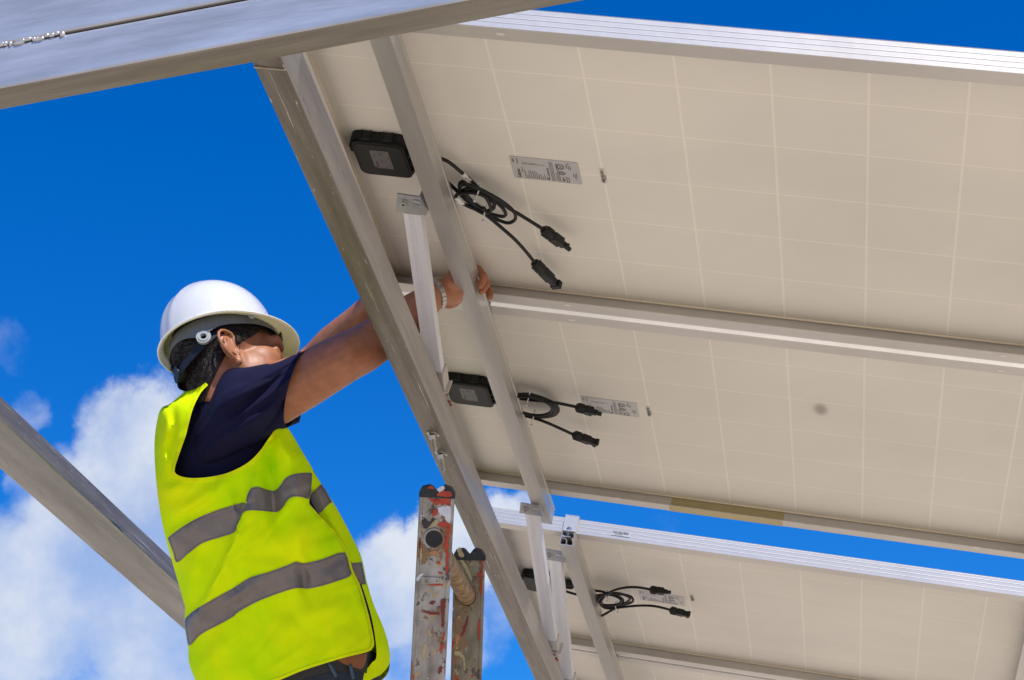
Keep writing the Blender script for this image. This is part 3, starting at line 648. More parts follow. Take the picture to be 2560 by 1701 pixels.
def strut(a, b, label, xoff=0):
    A = pw(*a); B = pw(*b); ax = (B-A).normalized(); X = (PM.to_3x3() @ Vector((1, 0, 0))); X = (X-ax*X.dot(ax)).normalized(); Nn = ax.cross(X)
    if Nn.dot(camo.location-A) < 0: Nn = -Nn
    X = Nn.cross(ax)*-1 if Nn.cross(ax).dot(PM.to_3x3() @ Vector((1, 0, 0))) < 0 else Nn.cross(ax)
    m = Matrix((( X.x, ax.x, Nn.x, A.x), (X.y, ax.y, Nn.y, A.y), (X.z, ax.z, Nn.z, A.z), (0, 0, 0, 1)))
    t = empty('support_strut', m, label, 'strut', 'white struts between the beam and the rails'); L = (B-A).length
    mb = MB(); w = .0165; d = .022
    pr = [(-w, -d), (w, -d), (w, 0), (.0030, 0), (.0026, -.0009), (.0020, -.0009), (.0016, 0), (-.0012, 0), (-.0016, -.0009), (-.0022, -.0009), (-.0026, 0), (-.0050, 0), (-.0054, -.0009), (-.0060, -.0009), (-.0064, 0), (-w, 0)]
    mb.prism([(x, .030, z) for x, z in pr], (0, L-.060, 0)); mb.out('strut_body', 'strut', t, local=True)
    mb = MB(); mb.prism([(x*.80, .020, z*.8-.003) for x, z in ((-w, -d), (w, -d), (w, 0), (-w, 0))], (0, .02, 0)); mb.out('inner_tube', 'alu', t, local=True); mb = MB(); mb.prism([(x*.86+.003, L-.034, z) for x, z in ((-w, -d), (w, -d), (w, .001), (-w, .001))], (0, .045, 0)); mb.out('inner_tube', 'alu', t, local=True)
    # head plate, bolted to the rail side
    mb = MB(); pl = [(-.0215, -.022), (.0205, -.020), (.0270, .0235), (-.0290, .0220)]
    mb.prism([(x, y, .0025) for x, y in pl], (0, 0, .003)); mb.prism([(x, y, z) for x, y, z in ((.0205, -.020, .0055), (.0270, .0235, .0055), (.0275, .0240, -.018), (.0205, -.020, -.018))], (.003, 0, 0)); mb.out('head_plate', 'clamp', t, local=True)
    mb = MB(); mb.cyl((-.0095, -.003, .0055), (-.0095, -.003, .0075), .0085, 16); mb.cyl((-.0095, -.003, .0072), (-.0095, -.003, .0135), .0064, 16, hollow=.0030); mb.cyl((-.0095, -.003, .0072), (-.0095, -.003, .0090), .0045, 6); mb.out('bolt', 'bolt', t, local=True, auto=40)
    mb = MB(); mb.cyl((.008, -.009, .006), (.022, -.006, .006), .0052, 12); mb.out('bolt', 'bolt', t, local=True, auto=40)
    # foot bracket on the beam
    mb = MB(); mb.bbox((-.005, L-.03, -.030), (-.001, L+.03, .0005), .0005, Matrix.Translation((w+.004, 0, 0))); mb.bbox((-.002, L+.020, -.032), (.026, L+.024, .002), .0005); mb.out('foot_bracket', 'alu', t, local=True)
    return t
strut((-.0355, .505, -.080), (-.0365, .965, -.232), 'nearest white strut, bolted to the upper rail in front of the hand of the worker')
strut((-.006, 1.965, -.085), (-.006, 2.60, -.232), 'middle white strut, its bolted plate over the strip of sky below the upper rail')
strut((.002, 2.335, -.062), (.002, 2.92, -.236), 'lowest white strut, bolted beside the cut open rail end')

# ------------------------------------------------------------------ painted steel beams
def beam(A, B, u, v, wu, wv, label, swap=False, name='steel_beam'):
    """A-B: the ridge between the two visible faces; u, v unit vectors across the faces"""
    ax = (B-A).normalized(); u = (u-ax*u.dot(ax)).normalized(); v = (v-ax*v.dot(ax)-u*v.dot(u)).normalized()
    m = Matrix(((u.x, ax.x, v.x, A.x), (u.y, ax.y, v.y, A.y), (u.z, ax.z, v.z, A.z), (0, 0, 0, 1)))
    t = empty(name, m, label, 'beam', 'silver painted steel beams'); L = (B-A).length
    r = .0035; pr = []
    for cx, cz, a0 in ((r, r, 180), (wu-r, r, 270), (wu-r, wv-r, 0), (r, wv-r, 90)):
        for k in range(5): a = R_(a0+90*k/4); pr.append((cx+r*math.cos(a), cz+r*math.sin(a)))
    n = len(pr); ns = max(2, int(L/.02)); V = []; F = []; I = []
    for j in range(ns+1):
        y = L*j/ns
        for x, z in pr:
            w = noise.noise(Vector((x*9, y*3, z*9)))*.0006
            V.append((x+w, y, z+w))
    for j in range(ns):
        for k in range(n):
            F.append((j*n+k, j*n+(k+1) % n, (j+1)*n+(k+1) % n, (j+1)*n+k)); c = pr[k]; d = pr[(k+1) % n]
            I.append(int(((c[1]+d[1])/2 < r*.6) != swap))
    F += [tuple(range(n)), tuple(range(ns*n, ns*n+n))]; I += [0, 0]
    mesh('beam_body', V, F, None, t, local=True, mats=['steel_face', 'steel_shaded'], mi=I, auto=50)
    return t
# sloping beam under the rails (ridge between the underside and the right side)
A = pw(-.034, -.30, -.300); B = pw(.002+.01125*1.4, 4.3, -.300)
ux = PM.to_3x3() @ Vector((-1, 0, 0)); uz = PM.to_3x3() @ Vector((0, 0, 1))
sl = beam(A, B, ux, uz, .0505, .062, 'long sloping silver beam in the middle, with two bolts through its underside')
def lp(t, x, y, z): return MW[t.name].inverted() @ pw(x, y, z)
DN = (MW[sl.name].to_3x3().inverted() @ cv(.12, -1, .12)).normalized()
for yy in (1.065, 1.163):
    c = lp(sl, -.0435, yy, -.300)
    mb = MB(); mb.cyl(c+Vector((0, 0, 0)), c+Vector((0, 0, -.0018)), .0135, 24); w_ = mb.out('washer', 'bolt', sl, local=True, auto=40)
    mb = MB(); mb.cyl(c+Vector((0, 0, -.0018)), c+Vector((0, 0, -.0036)), .0105, 20); mb.cyl(c+Vector((0, 0, -.0036)), c+Vector((0, 0, -.0036))+DN*.0085, .0092, 6); mb.out('nut', 'bolt', sl, local=True, auto=30)
    mb = MB(); P_ = []; r_ = []
    for k in range(29): P_.append(c+Vector((0, 0, -.002))+DN*(.008+.0010*k)); r_.append(.0048 if k % 2 else .0054)
    mb.tube(P_, r_, 14); mb.out('threaded_bolt', 'bolt', sl, local=True)
# weld across the underside near the crossing beam
mb = MB(); a = lp(sl, -.0335, -.252, -.3005); b = lp(sl, -.0830, -.252, -.3005); pts = [a.lerp(b, k/30) for k in range(31)]
mb.tube(pts, [.0016+.0009*random.random() for _ in pts], 8); mb.out('weld_bead', 'weld', sl, local=True, smooth=True)
# red primer marks at the strut feet
for (yy, zz) in ((.985, -.236), (1.03, -.2365), (2.62, -.237), (2.67, -.2365)):
    mb = MB(); c = lp(sl, -.0300+.0112*yy, yy, zz); pts = [c+Vector((random.uniform(-.002, .002), k*.004, random.uniform(-.002, .003))) for k in range(8)]
    mb.tube(pts, [random.uniform(.0008, .003) for _ in pts], 6); mb.out('primer_mark', 'rust', sl, local=True)

# crossing beam at the top left, two channels welded toe to toe
k_ = .921875
A = pt(-160*k_-40, (222+.196*200)*k_, 2.98); B = pt(1500*k_, (222-.188*1500)*k_, 2.88); B = A.lerp(B, 1.9)
ax = (B-A).normalized(); upv = Vector((0, 0, 1)); upv = (upv-ax*upv.dot(ax)).normalized(); back = upv.cross(ax)
if back.y < 0: back = -back
def crossbeam():
    u = back; v = upv
    m = Matrix(((ax.x, u.x, v.x, A.x), (ax.y, u.y, v.y, A.y), (ax.z, u.z, v.z, A.z), (0, 0, 0, 1)))
    t = empty('crossing_beam', m, 'wide silver beam across the top left corner, two channels welded along a broken seam', 'beam', 'silver painted steel beams'); L = (B-A).length
    Wd = .058; Hh = .0706
    for k in range(2):
        z0 = k*(Hh+.0022); Hq = Hh*(1+.4*k); r = .006; pr = []
        for cx, cz, a0 in ((r, z0+r, 180), (Wd-r, z0+r, 270), (Wd-r, z0+Hq-r, 0), (r, z0+Hq-r, 90)):
            for j in range(5): a_ = R_(a0+90*j/4); pr.append((cx+r*math.cos(a_), cz+r*math.sin(a_)))
        n = len(pr); ns = 90; V = []; F = []; I = []
        for j in range(ns+1):
            y = L*j/ns
            for x, z in pr: w = noise.noise(Vector((x*9+5*k, y*4, z*9)))*.0012; V.append((y, x+w, z+w))
        for j in range(ns):
            for q in range(n):
                F.append((j*n+q, j*n+(q+1) % n, (j+1)*n+(q+1) % n, (j+1)*n+q)); mz = (pr[q][1]+pr[(q+1) % n][1])/2
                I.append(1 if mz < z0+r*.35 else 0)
        F += [tuple(range(n)), tuple(range(ns*n, ns*n+n))]; I += [0, 0]
        mesh('channel', V, F, None, t, local=True, mats=['steel_cross', 'steel_shaded_x'], mi=I, auto=50)
    # weld metal in the seam, lumpy at the left, thin sliver further on
    mb = MB(); random.seed(3); x = .02
    while x < .22:
        mb.ell((x, .0005, Hh+.001+random.uniform(-.002, .002)), (random.uniform(.003, .008), .0035, random.uniform(.0018, .0042)), nu=10, nv=6); x += random.uniform(.004, .010)
    for x in (.50, .515, .528, .55): mb.ell((x, .001, Hh+.001+random.uniform(-.002, .002)), (random.uniform(.003, .007), .003, random.uniform(.0015, .003)), nu=10, nv=6)
    mb.out('weld_bead', 'weldp', t, local=True, smooth=True)
    return t
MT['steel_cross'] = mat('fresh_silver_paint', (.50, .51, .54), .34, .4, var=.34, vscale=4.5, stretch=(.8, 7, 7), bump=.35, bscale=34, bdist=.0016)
MT['steel_shaded_x'] = mat('silver_paint_shaded_long', (.24, .215, .175), .42, .35, var=.3, vscale=7, stretch=(.6, 7, 7), bump=.3, bscale=36, bdist=.0015)  # crossing beam's underside, its shade painted in as a darker tone
MT['weldp'] = mat('painted_weld', (.60, .58, .55), .25, .6, bump=.5, bscale=90, bdist=.002)
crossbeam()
# beam behind the worker, lower left
A = pt(-120*k_, (1050-120*.92)*k_, 3.55); B = pt(600*k_, (1050+600*.925)*k_, 4.95)
ax = (B-A).normalized(); u = Vector((0, 0, 1)); u = (u-ax*u.dot(ax)).normalized(); sd = ax.cross(u)
if sd.y < 0: sd = -sd
# upper face leans towards us a little, lower face looks at the ground
u2 = (u*.93+sd*-.10).normalized(); v2 = (sd*.9-u*.3).normalized()
beam(A, B, v2, u2, .075, .066, 'silver beam at the lower left, passing behind the back of the worker', swap=True)  # swap gives the upper face the paint with shade in its colour

# ------------------------------------------------------------------ the worker
def c8(x, y): return ((360+x/2.6086)*k_, (1100+y/2.6086)*k_)
def c1(x, y): return ((360+x/2.614)*k_, (660+y/2.614)*k_)
def c3f(x, y): return (1000+x/6.273, 600+y/6.273)
def u3(x, y, z): return PM @ un(*c3f(x, y), z)
PERSON = empty('person', Matrix.Translation(pt(650, 1600, 4.12)), 'worker in white hard hat, yellow vest and navy shirt reaching up to the rail', 'person')
def remesh(mb, vox, it=3):
    me = bpy.data.meshes.new('t'); me.from_pydata([tuple(v) for v in mb.V], [], mb.F); o = bpy.data.objects.new('t', me); COL.objects.link(o)
    r = o.modifiers.new('r', 'REMESH'); r.mode = 'VOXEL'; r.voxel_size = vox; r.use_smooth_shade = True
    s = o.modifiers.new('s', 'SMOOTH'); s.factor = .5; s.iterations = it
    dg = bpy.context.evaluated_depsgraph_get(); m2 = bpy.data.meshes.new_from_object(o.evaluated_get(dg)); bpy.data.objects.remove(o)
    V = np.empty(len(m2.vertices)*3); m2.vertices.foreach_get('co', V); V = V.reshape(-1, 3)
    NN = np.empty(len(m2.vertices)*3); m2.vertices.foreach_get('normal', NN); NN = NN.reshape(-1, 3)
    F = [tuple(p.vertices) for p in m2.polygons]
    return V, F, NN
def vmesh(name, V, F, m, parent, **k): return mesh(name, [Vector(v) for v in V], F, m, parent, smooth=True, **k)

# hat and head axes
fN = cv(-.24, .79, -.56); fF = cv(.92, .01, -.385); fF = (fF-fN*fF.dot(fN)).normalized(); fL = fN.cross(fF)
HC = pt(524.3, 796, 4.17); HS = 1.03
def frame(o): return Matrix(((fF.x, fL.x, fN.x, o.x), (fF.y, fL.y, fN.y, o.y), (fF.z, fL.z, fN.z, o.z), (0, 0, 0, 1))) @ Matrix.Diagonal((HS, HS, HS, 1))
HM = frame(HC-fN*.050)
hb = MB()
hb.ell((-.012, 0, .034), (.098, .076, .086)); hb.ell((.030, 0, -.015), (.066, .060, .085)); hb.ell((.066, 0, .035), (.030, .052, .045))
for s_ in (-1, 1):
    hb.chain([(-.002, s_*.050, -.030), (.014, s_*.046, -.066), (.058, s_*.024, -.098)], [.022, .022, .020]); hb.ell((.026, s_*.030, -.045), (.058, .040, .060))
    hb.ell((.044, s_*.034, -.018), (.044, .031, .036)); hb.ell((.040, s_*.034, -.055), (.044, .028, .042))
    hb.chain([(.083, s_*.044, .026), (.094, s_*.016, .027)], [.011, .012], 10)
    hb.chain([(.077, s_*.047, .002), (.086, s_*.030, -.003), (.086, s_*.018, -.001)], [.0075, .0085, .006], 8)
    hb.ell((.110, s_*.012, -.036), (.009, .007, .007)); hb.chain([(.098, 0, -.066), (.088, s_*.022, -.066)], [.0085, .005], 8); hb.chain([(.097, 0, -.076), (.088, s_*.019, -.074)], [.0085, .005], 8)
hb.ell((.074, 0, -.104), (.024, .026, .020)); hb.ell((.080, 0, -.060), (.022, .030, .040))
hb.chain([(.094, 0, .014), (.112, 0, -.018), (.121, 0, -.032)], [.0085, .0095, .0115], 10)
NB = HM.inverted() @ pt(512, 965, 4.16)
hb.chain([(-.028, 0, .0), (-.030, 0, -.06), NB], [.064, .060, .070], 20)
hv0, hf0, _ = remesh(hb, .0026, 9); hb = MB(); hb.add([Vector(v) for v in hv0], hf0)
# ears
def ear(s_):
    e = MB(); o = Vector((-.021, s_*.0745, -.020)); ang = R_(16)
    U = (Vector((math.cos(ang), 0, math.sin(ang)))+Vector((0, -s_*.30, 0))).normalized(); Vv = Vector((-math.sin(ang), s_*.10, math.cos(ang))).normalized(); W = Vector((0, s_, 0))
    p = lambda u, v, w=0: o+U*u*1.14+Vv*v*1.14+W*w
    hx = cr([(.012, -.002, .000), (.009, .008, .005), (.015, .019, .007), (.012, .028, .009), (.001, .033, .011), (-.011, .030, .013), (-.018, .019, .014), (-.0185, .005, .014), (-.014, -.008, .013), (-.007, -.019, .011), (.000, -.027, .008)], n=4)
    e.chain([p(*q) for q in hx][::3]+[p(*hx[-1])], [.0032]*(len(hx[::3])+1), 8)
    ah = [(-.002, .020, .008), (-.009, .012, .011), (-.0105, .001, .012), (-.006, -.009, .011), (.001, -.014, .009)]
    e.chain([p(*q) for q in ah], [.0030, .0034, .0036, .0034, .0032], 8)
    e.chain([p(.004, -.020, .006), p(.001, -.028, .007)], [.0065, .0075], 10); e.chain([p(.009, -.012, .006), p(.011, -.004, .006)], [.0036, .0034], 8)
    T = Matrix(((U.x, Vv.x, W.x, 0), (U.y, Vv.y, W.y, 0), (U.z, Vv.z, W.z, 0), (0, 0, 0, 1))); c = p(-.001, .004, .003)
    e.ell((0, 0, 0), (.0195, .0320, .0035), Matrix.Translation(c) @ T, 20, 10); e.ell((0, 0, 0), (.010, .018, .008), Matrix.Translation(p(.006, .0, -.004)) @ T, 12, 8)
    return e
for s_ in (-1, 1):
    e = ear(s_); hb.add(e.V, e.F)
hb.V = [HM @ v for v in hb.V]
V, F, NN = remesh(hb, .0019, 2)
headV, headF, headN = V, F, NN
body = MB()
# torso, pelvis, legs (under the clothes)
body.chain([pt(560, 1010, 4.14), pt(585, 1200, 4.15), pt(640, 1420, 4.15), pt(665, 1600, 4.14)], [.085, .095, .095, .10], 24)
body.chain([pt(505, 985, 4.15), pt(560, 1010, 4.15)], [.06, .085], 20)
NS = pt(590, 928, 4.045); AW = M3 @ Vector((0, 0, 1)); ELB = pt(868, 784, 4.12); WR = u3(575, 845, -.098)
body.chain([pt(545, 985, 4.10), NS, pt(700, 878, 4.03), pt(790, 828, 4.045)], [.07, .066, .054, .048], 20)
body.chain([pt(790, 828, 4.045), pt(835, 805, 4.085), ELB, ELB.lerp(WR, .35)+AW*.032, ELB.lerp(WR, .75)+AW*.010, WR], [.048, .047, .045, .0455, .034, .0270], 20)
FS = pt(600, 925, 4.27); FE = pt(733, 832, 4.30); FW = PM @ un(862/k_, 700/k_, -.120)
body.chain([pt(560, 1000, 4.2), FS, pt(680, 880, 4.29), FE], [.07, .06, .046, .040], 18)
body.chain([FE, FE.lerp(FW, .3), FE.lerp(FW, .75), FW], [.040, .0405, .030, .027], 18)
sh = [(pt(610, 1640, 4.10), pt(620, 2150, 4.12), pt(600, 2640, 4.20)), (pt(710, 1640, 4.20), pt(730, 2150, 4.16), pt(740, 2640, 4.26))]
for a, b, c in sh: body.chain([a, b, c], [.085, .055, .04], 16)
# near hand
def fing(P_, r_): body.chain(P_, r_, 12)
palm = [(WR, .027), (u3(825, 800, -.074), .027), (u3(820, 700, -.062), .027), (u3(900, 640, -.046), .021)]
body.chain([p for p, r in palm], [r for p, r in palm], 16)
body.chain([u3(800, 680, -.070), u3(870, 570, -.050), u3(935, 500, -.036)], [.0215, .0175, .013], 14)
body.chain([u3(825, 890, -.078), u3(860, 860, -.068), u3(910, 790, -.055)], [.0215, .020, .016], 14)
fing([u3(880, 520, -.040), u3(1070, 430, -.019), u3(1225, 465, -.024), u3(1318, 590, -.046), u3(1262, 722, -.068)], [.0115, .0098, .0092, .0088, .0072])
fing([u3(900, 620, -.040), u3(1100, 545, -.019), u3(1280, 585, -.026), u3(1355, 690, -.046), u3(1285, 812, -.068)], [.0115, .0098, .0092, .0088, .0072])
fing([u3(900, 700, -.042), u3(1110, 650, -.019), u3(1310, 690, -.027), u3(1398, 800, -.044), u3(1413, 900, -.060)], [.0112, .0095, .0090, .0085, .0072])
fing([u3(900, 780, -.045), u3(1080, 770, -.022), u3(1220, 810, -.024), u3(1290, 880, -.034)], [.0105, .0085, .0080, .0065])
fing([u3(700, 930, -.088), u3(780, 975, -.090), u3(850, 970, -.086), u3(915, 905, -.072)], [.0165, .0150, .0125, .0095])
# far hand, closed on the panel edge behind the beam
fp = lambda x, y, z: PM @ un((x-16)/k_, y/k_, z)
body.chain([FW, fp(885, 672, -.110), fp(900, 655, -.095)], [.027, .030, .024], 14)
for q in range(4): fing([fp(893+q*4, 640+q*13, -.095), fp(908+q*3, 640+q*12, -.080), fp(905+q*3, 655+q*11, -.065), fp(893+q*3, 662+q*10, -.07)], [.010, .009, .0085, .0075])
fing([fp(870, 690, -.12), fp(888, 690, -.13), fp(902, 680, -.125)], [.013, .011, .009])
V2, F2, N2 = remesh(body, .0030, 3)
n = len(headV)
vmesh('body', np.vstack([headV, V2]), headF+[tuple(a+n for a in f) for f in F2], 'skin', PERSON)
# finger nails
mb = MB()
for a, b, zz in (((1300, 715), (1282, 668), -.066), ((1322, 800), (1308, 760), -.067)):
    c = u3(*a, zz); d = (camo.location-c).normalized(); t_ = (u3(*b, zz)-c).normalized(); s_ = t_.cross(d)
    c = c+d*.0062+s_*-.002
    mb.prism([c+t_*.005+s_*.0035, c+t_*-.004+s_*.003, c+t_*-.0055, c+t_*-.004-s_*.003, c+t_*.005-s_*.0035], d*.0006)
mb.out('finger_nails', 'nail', PERSON) if 0 else None
# eyes and brows
for s_ in (-1, 1):
    mb = MB(); mb.ell((.0735, s_*.031, .0085), (.0120, .0120, .0110)); mb.V = [HM @ v for v in mb.V]; e = mb.out('eye', 'eye', PERSON, smooth=True)
    mb = MB(); mb.ell((.0825, s_*.031, .0085), (.0040, .0056, .0056), nu=16, nv=8); mb.V = [HM @ v for v in mb.V]; mb.out('iris', 'iris', e, smooth=True)
    mb = MB()
    for q in range(60):
        t_ = random.random(); b = Vector((.094-.012*t_**2, s_*(.012+.036*t_), .034+.004*math.sin(t_*3)+random.uniform(-.003, .003)))
        b = b+Vector((.006, s_*.003*t_, 0)); d = Vector((.003, s_*.006, random.uniform(.000, .004))); mb.prism([b, b+Vector((0, 0, .0011)), b+d], (.0004, 0, 0))
    mb.V = [HM @ v for v in mb.V]; tag(mb.out('eyebrow', 'hair', PERSON), kind='stuff')
# hair: a shell grown out of the scalp, plus short curls at the nape
Hi = np.array(HM.inverted()); loc = headV @ Hi[:3, :3].T+Hi[:3, 3]; nl = headN @ Hi[:3, :3].T
X, Y, Z = loc.T
def sm(v, a, b): t = np.clip((v-a)/(b-a), 0, 1); return t*t*(3-2*t)
hl = np.interp(Z, [-.14, -.10, -.07, -.045, -.02, .0, .02, .035, .05, .08], [-.086, -.074, -.058, -.042, -.027, .002, .032, .048, .056, .075])
w = np.clip((hl-X)/.008, -1, 1)*sm(Z, -.155, -.125)
earm = (np.abs(Y) > .078) & (Z < .022) & (Z > -.060) & (X > -.050); w[earm] = -1
off = np.array([noise.noise(Vector((a*55, b*55, c*55)))*.0022+noise.noise(Vector((a*160, b*160, c*160)))*.0014 for a, b, c in loc])
hv = loc+nl*(np.where(w > 0, .0045*w+off*w, .003*w))[:, None]
keep = w > -.6
HMn = np.array(HM); hvw = hv @ HMn[:3, :3].T+HMn[:3, 3]
idx = -np.ones(len(loc), int); ids = np.where(keep)[0]; idx[ids] = np.arange(len(ids))
hf = [tuple(idx[a] for a in f) for f in headF if all(keep[a] for a in f)]
hair = vmesh('hair', hvw[ids], hf, 'hair', PERSON)
mb = MB(); random.seed(5); cand = [i for i in ids if w[i] > .5 and Z[i] < .03 and X[i] < .03]
for q in range(5200):
    i = random.choice(cand); p = Vector(hv[i]); nn = Vector(nl[i]); dn = Vector((random.uniform(-.5, .1), random.uniform(-.4, .4), -1)).normalized()
    l = random.uniform(.005, .009); sd = nn.cross(dn).normalized()*.00042
    ph = random.uniform(-1, 1); pts = []
    for k in range(4):
        t_ = k/3; pts.append(p+(nn*(.25+.55*t_)+dn)*l*t_+sd*ph*6*math.sin(t_*3))
    v = [pts[0]-sd, pts[0]+sd, pts[1]-sd, pts[1]+sd, pts[2]-sd*.7, pts[2]+sd*.7, pts[3]]
    mb.add(v, [(0, 1, 3, 2), (2, 3, 5, 4), (4, 5, 6)])
mb.V = [HM @ v for v in mb.V]; tag(mb.out('curls', 'hair', hair), kind='stuff')

# hard hat
def hat():
    nphi = 96; prof = 34; V = []; F = []
    def point(phi, q, inner):
        c, s = math.cos(phi), math.sin(phi)
        ax_ = (.1125 if c > 0 else .106); ay = .0950; th = .0022 if inner else 0
        base = 1/math.sqrt((c/ax_)**2+(s/ay)**2)
        bw = .017+.029*max(0, c)**2.0-.006*max(0, -c)
        if q <= 1: # dome
            a = (1-q)*math.pi/2; r = (base-th)*max(0, math.cos(a))**.82; z = (.131-th)*math.sin(a)**.96+.0045
            rid = math.exp(-((r*s)/.013)**2)*.0035*sm(np.array(r), .0, .03) if not inner else 0
            rid2 = (math.exp(-((r*s-.038)/.007)**2)+math.exp(-((r*s+.038)/.007)**2))*.0016 if not inner else 0
            k = 1+float(rid+rid2)/.1*min(1, q*3)
            return Vector((r*c*k, r*s*k, z*k))
        t = q-1; r = base+bw*t; z = .0045*(1-t)-.012*t*t*(max(0, c)**1.5)-.004*t
        lift = .0035*math.exp(-((t-1)/.12)**2)
        return Vector((r*c, r*s, z+(lift if not inner else lift)-(.0024 if inner else 0)))
    qs = [math.sin(math.pi/2*k/20) for k in range(21)]; qs = [k/22 for k in range(23)]+[1+k/10 for k in range(1, 11)]
    rows = [(q, False) for q in qs]+[(2.008, None)]+[(q, True) for q in reversed(qs)]
    for q, inn in rows:
        for k in range(nphi):
            phi = 2*math.pi*k/nphi
            if inn is None: p = point(phi, 2.0, False); p = p*1.004+Vector((0, 0, -.0012))
            else: p = point(phi, q, inn)
            V.append(p)
    m_ = len(rows)
    for j in range(m_-1):
        for k in range(nphi): F.append((j*nphi+k, (j+1)*nphi+k, (j+1)*nphi+(k+1) % nphi, j*nphi+(k+1) % nphi))
    TM = frame(HC-fF*.0195); h = mesh('hard_hat', [TM @ v for v in V], F, 'hat', PERSON, smooth=True)
    # raised slots above the brim
    mb = MB()
    for ph, wd in ((-62, 9), (-118, 9), (-22, 5), (-95, 4), (-78, 3), (62, 9), (118, 9)):
        for k in range(1):
            a0, a1 = R_(ph-wd), R_(ph+wd); pts = []
            for a in np.linspace(a0, a1, 9):
                p = point(a, .985, False); pts.append(p*1.012)
            mb.tube(pts, .0028, 8)
    mb.V = [TM @ v for v in mb.V]; mb.out('rim_slot', 'hat', h, smooth=True)
    # headband and ratchet
    mb = MB(); n_ = 72; V = []; F = []; I = []
    for k in range(n_):
        a = 2*math.pi*k/n_; c, s = math.cos(a), math.sin(a); bk = max(0, -c); ro = 1/math.sqrt((c/.104)**2+(s/.083)**2)
        z1 = .056-.072*bk**1.3; z0 = z1-.023+.005*bk
        for r_, z_ in ((ro, z0), (ro, z1), (ro-.003, z1), (ro-.003, z0)): V.append(HM @ Vector((r_*c-.006, r_*s, z_)))
    for k in range(n_):
        for j in range(4): F.append((k*4+j, k*4+(j+1) % 4, ((k+1) % n_)*4+(j+1) % 4, ((k+1) % n_)*4+j))
    mesh('headband', V, F, 'belt', h)
    mb = MB(); V = []; F = []
    for k in range(n_+1):
        a = 2*math.pi*k/n_; c, s = math.cos(a), math.sin(a); ro = 1/math.sqrt((c/.110)**2+(s/.0925)**2)
        z0 = .030+.010*max(0, c)-.016*math.exp(-((abs(math.degrees(math.atan2(s, c)))-132)/16)**2)
        for r_, z_ in ((ro, z0), (ro-.004, .056), (ro-.006, .056), (ro-.002, z0)): V.append(HM @ Vector((r_*c-.006, r_*s, z_)))
    for k in range(n_):
        for j in range(4): F.append((k*4+j, k*4+(j+1) % 4, (k+1)*4+(j+1) % 4, (k+1)*4+j))
    mesh('liner', V, F, 'hatin', h, smooth=False)
    for s_ in (-1, 1):
        mb = MB(); c = Vector((-.066, s_*.0700, .012)); nn = Vector((-.35, s_*1, -.05)).normalized()
        mb.cyl(HM @ (c), HM @ (c+nn*.007), .0145, 28, hollow=.0058); mb.cyl(HM @ (c+nn*.006), HM @ (c+nn*.0085), .0105, 28, hollow=.0066); mb.out('strap_ring', 'ring', h, auto=40)
    mb = MB(); mb.cyl(HM @ Vector((-.094, 0, -.020)), HM @ Vector((-.112, 0, -.021)), .017, 18); mb.out('ratchet_knob', 'black', h, auto=40)
    mb = MB(); TM_ = TM; c = Vector((.045, -.098, -.003)); mb.prism([TM @ (c+Vector((a, 0, b))) for a, b in ((-.009, .004), (.009, .004), (.003, -.008), (-.003, -.008))], fL*.002); mb.out('strap_lug', 'ring', h)
    return h
hat()

# torso surface
ys = [860, 880, 905, 940, 980, 1020, 1100, 1180, 1250, 1320, 1380, 1440, 1490, 1568, 1650, 1720]
Ls = [452, 440, 423, 374, 362, 355, 358, 368, 383, 403, 419, 424, 432, 446, 460, 470]
Rs = [610, 640, 655, 670, 680, 694, 738, 784, 820, 845, 864, 884, 896, 894, 880, 872]
Ts = [.08, .09, .10, .11, .118, .122, .125, .125, .125, .124, .123, .122, .122, .122, .12, .12]
yy_ = np.arange(860, 1721, 5.); sk = np.ones(7)/7
def smo(a): b = np.interp(yy_, ys, a); return np.convolve(np.pad(b, 3, 'edge'), sk, 'valid')
L_, Rr_, T_ = smo(Ls), smo(Rs), smo(Ts)
def tors(x, y, far=False, shrink=0.):
    l = np.interp(y, yy_, L_)+shrink; r = np.interp(y, yy_, Rr_)-shrink; T = np.interp(y, yy_, T_)-shrink*.0008
    s = min(1, abs((x-(l+r)/2)/((r-l)/2))); h = T*(1-s**2.2)**(1/2.2)
    return 4.125+(h if far else -h)
def segd(x, y, P_):
    """distance and side to a polyline"""
    best = (1e9, 0, 0); tot = len(P_)-1
    for k in range(tot):
        ax_, ay = P_[k]; bx, by = P_[k+1]; dx, dy = bx-ax_, by-ay; t = max(0, min(1, ((x-ax_)*dx+(y-ay)*dy)/(dx*dx+dy*dy)))
        ex, ey = x-ax_-t*dx, y-ay-t*dy; d = math.hypot(ex, ey)
        if d < best[0]: best = (d, 1 if dx*ey-dy*ex < 0 else -1, (k+t)/tot)
    return best
C8 = lambda *p: [c8(*q) for q in p]
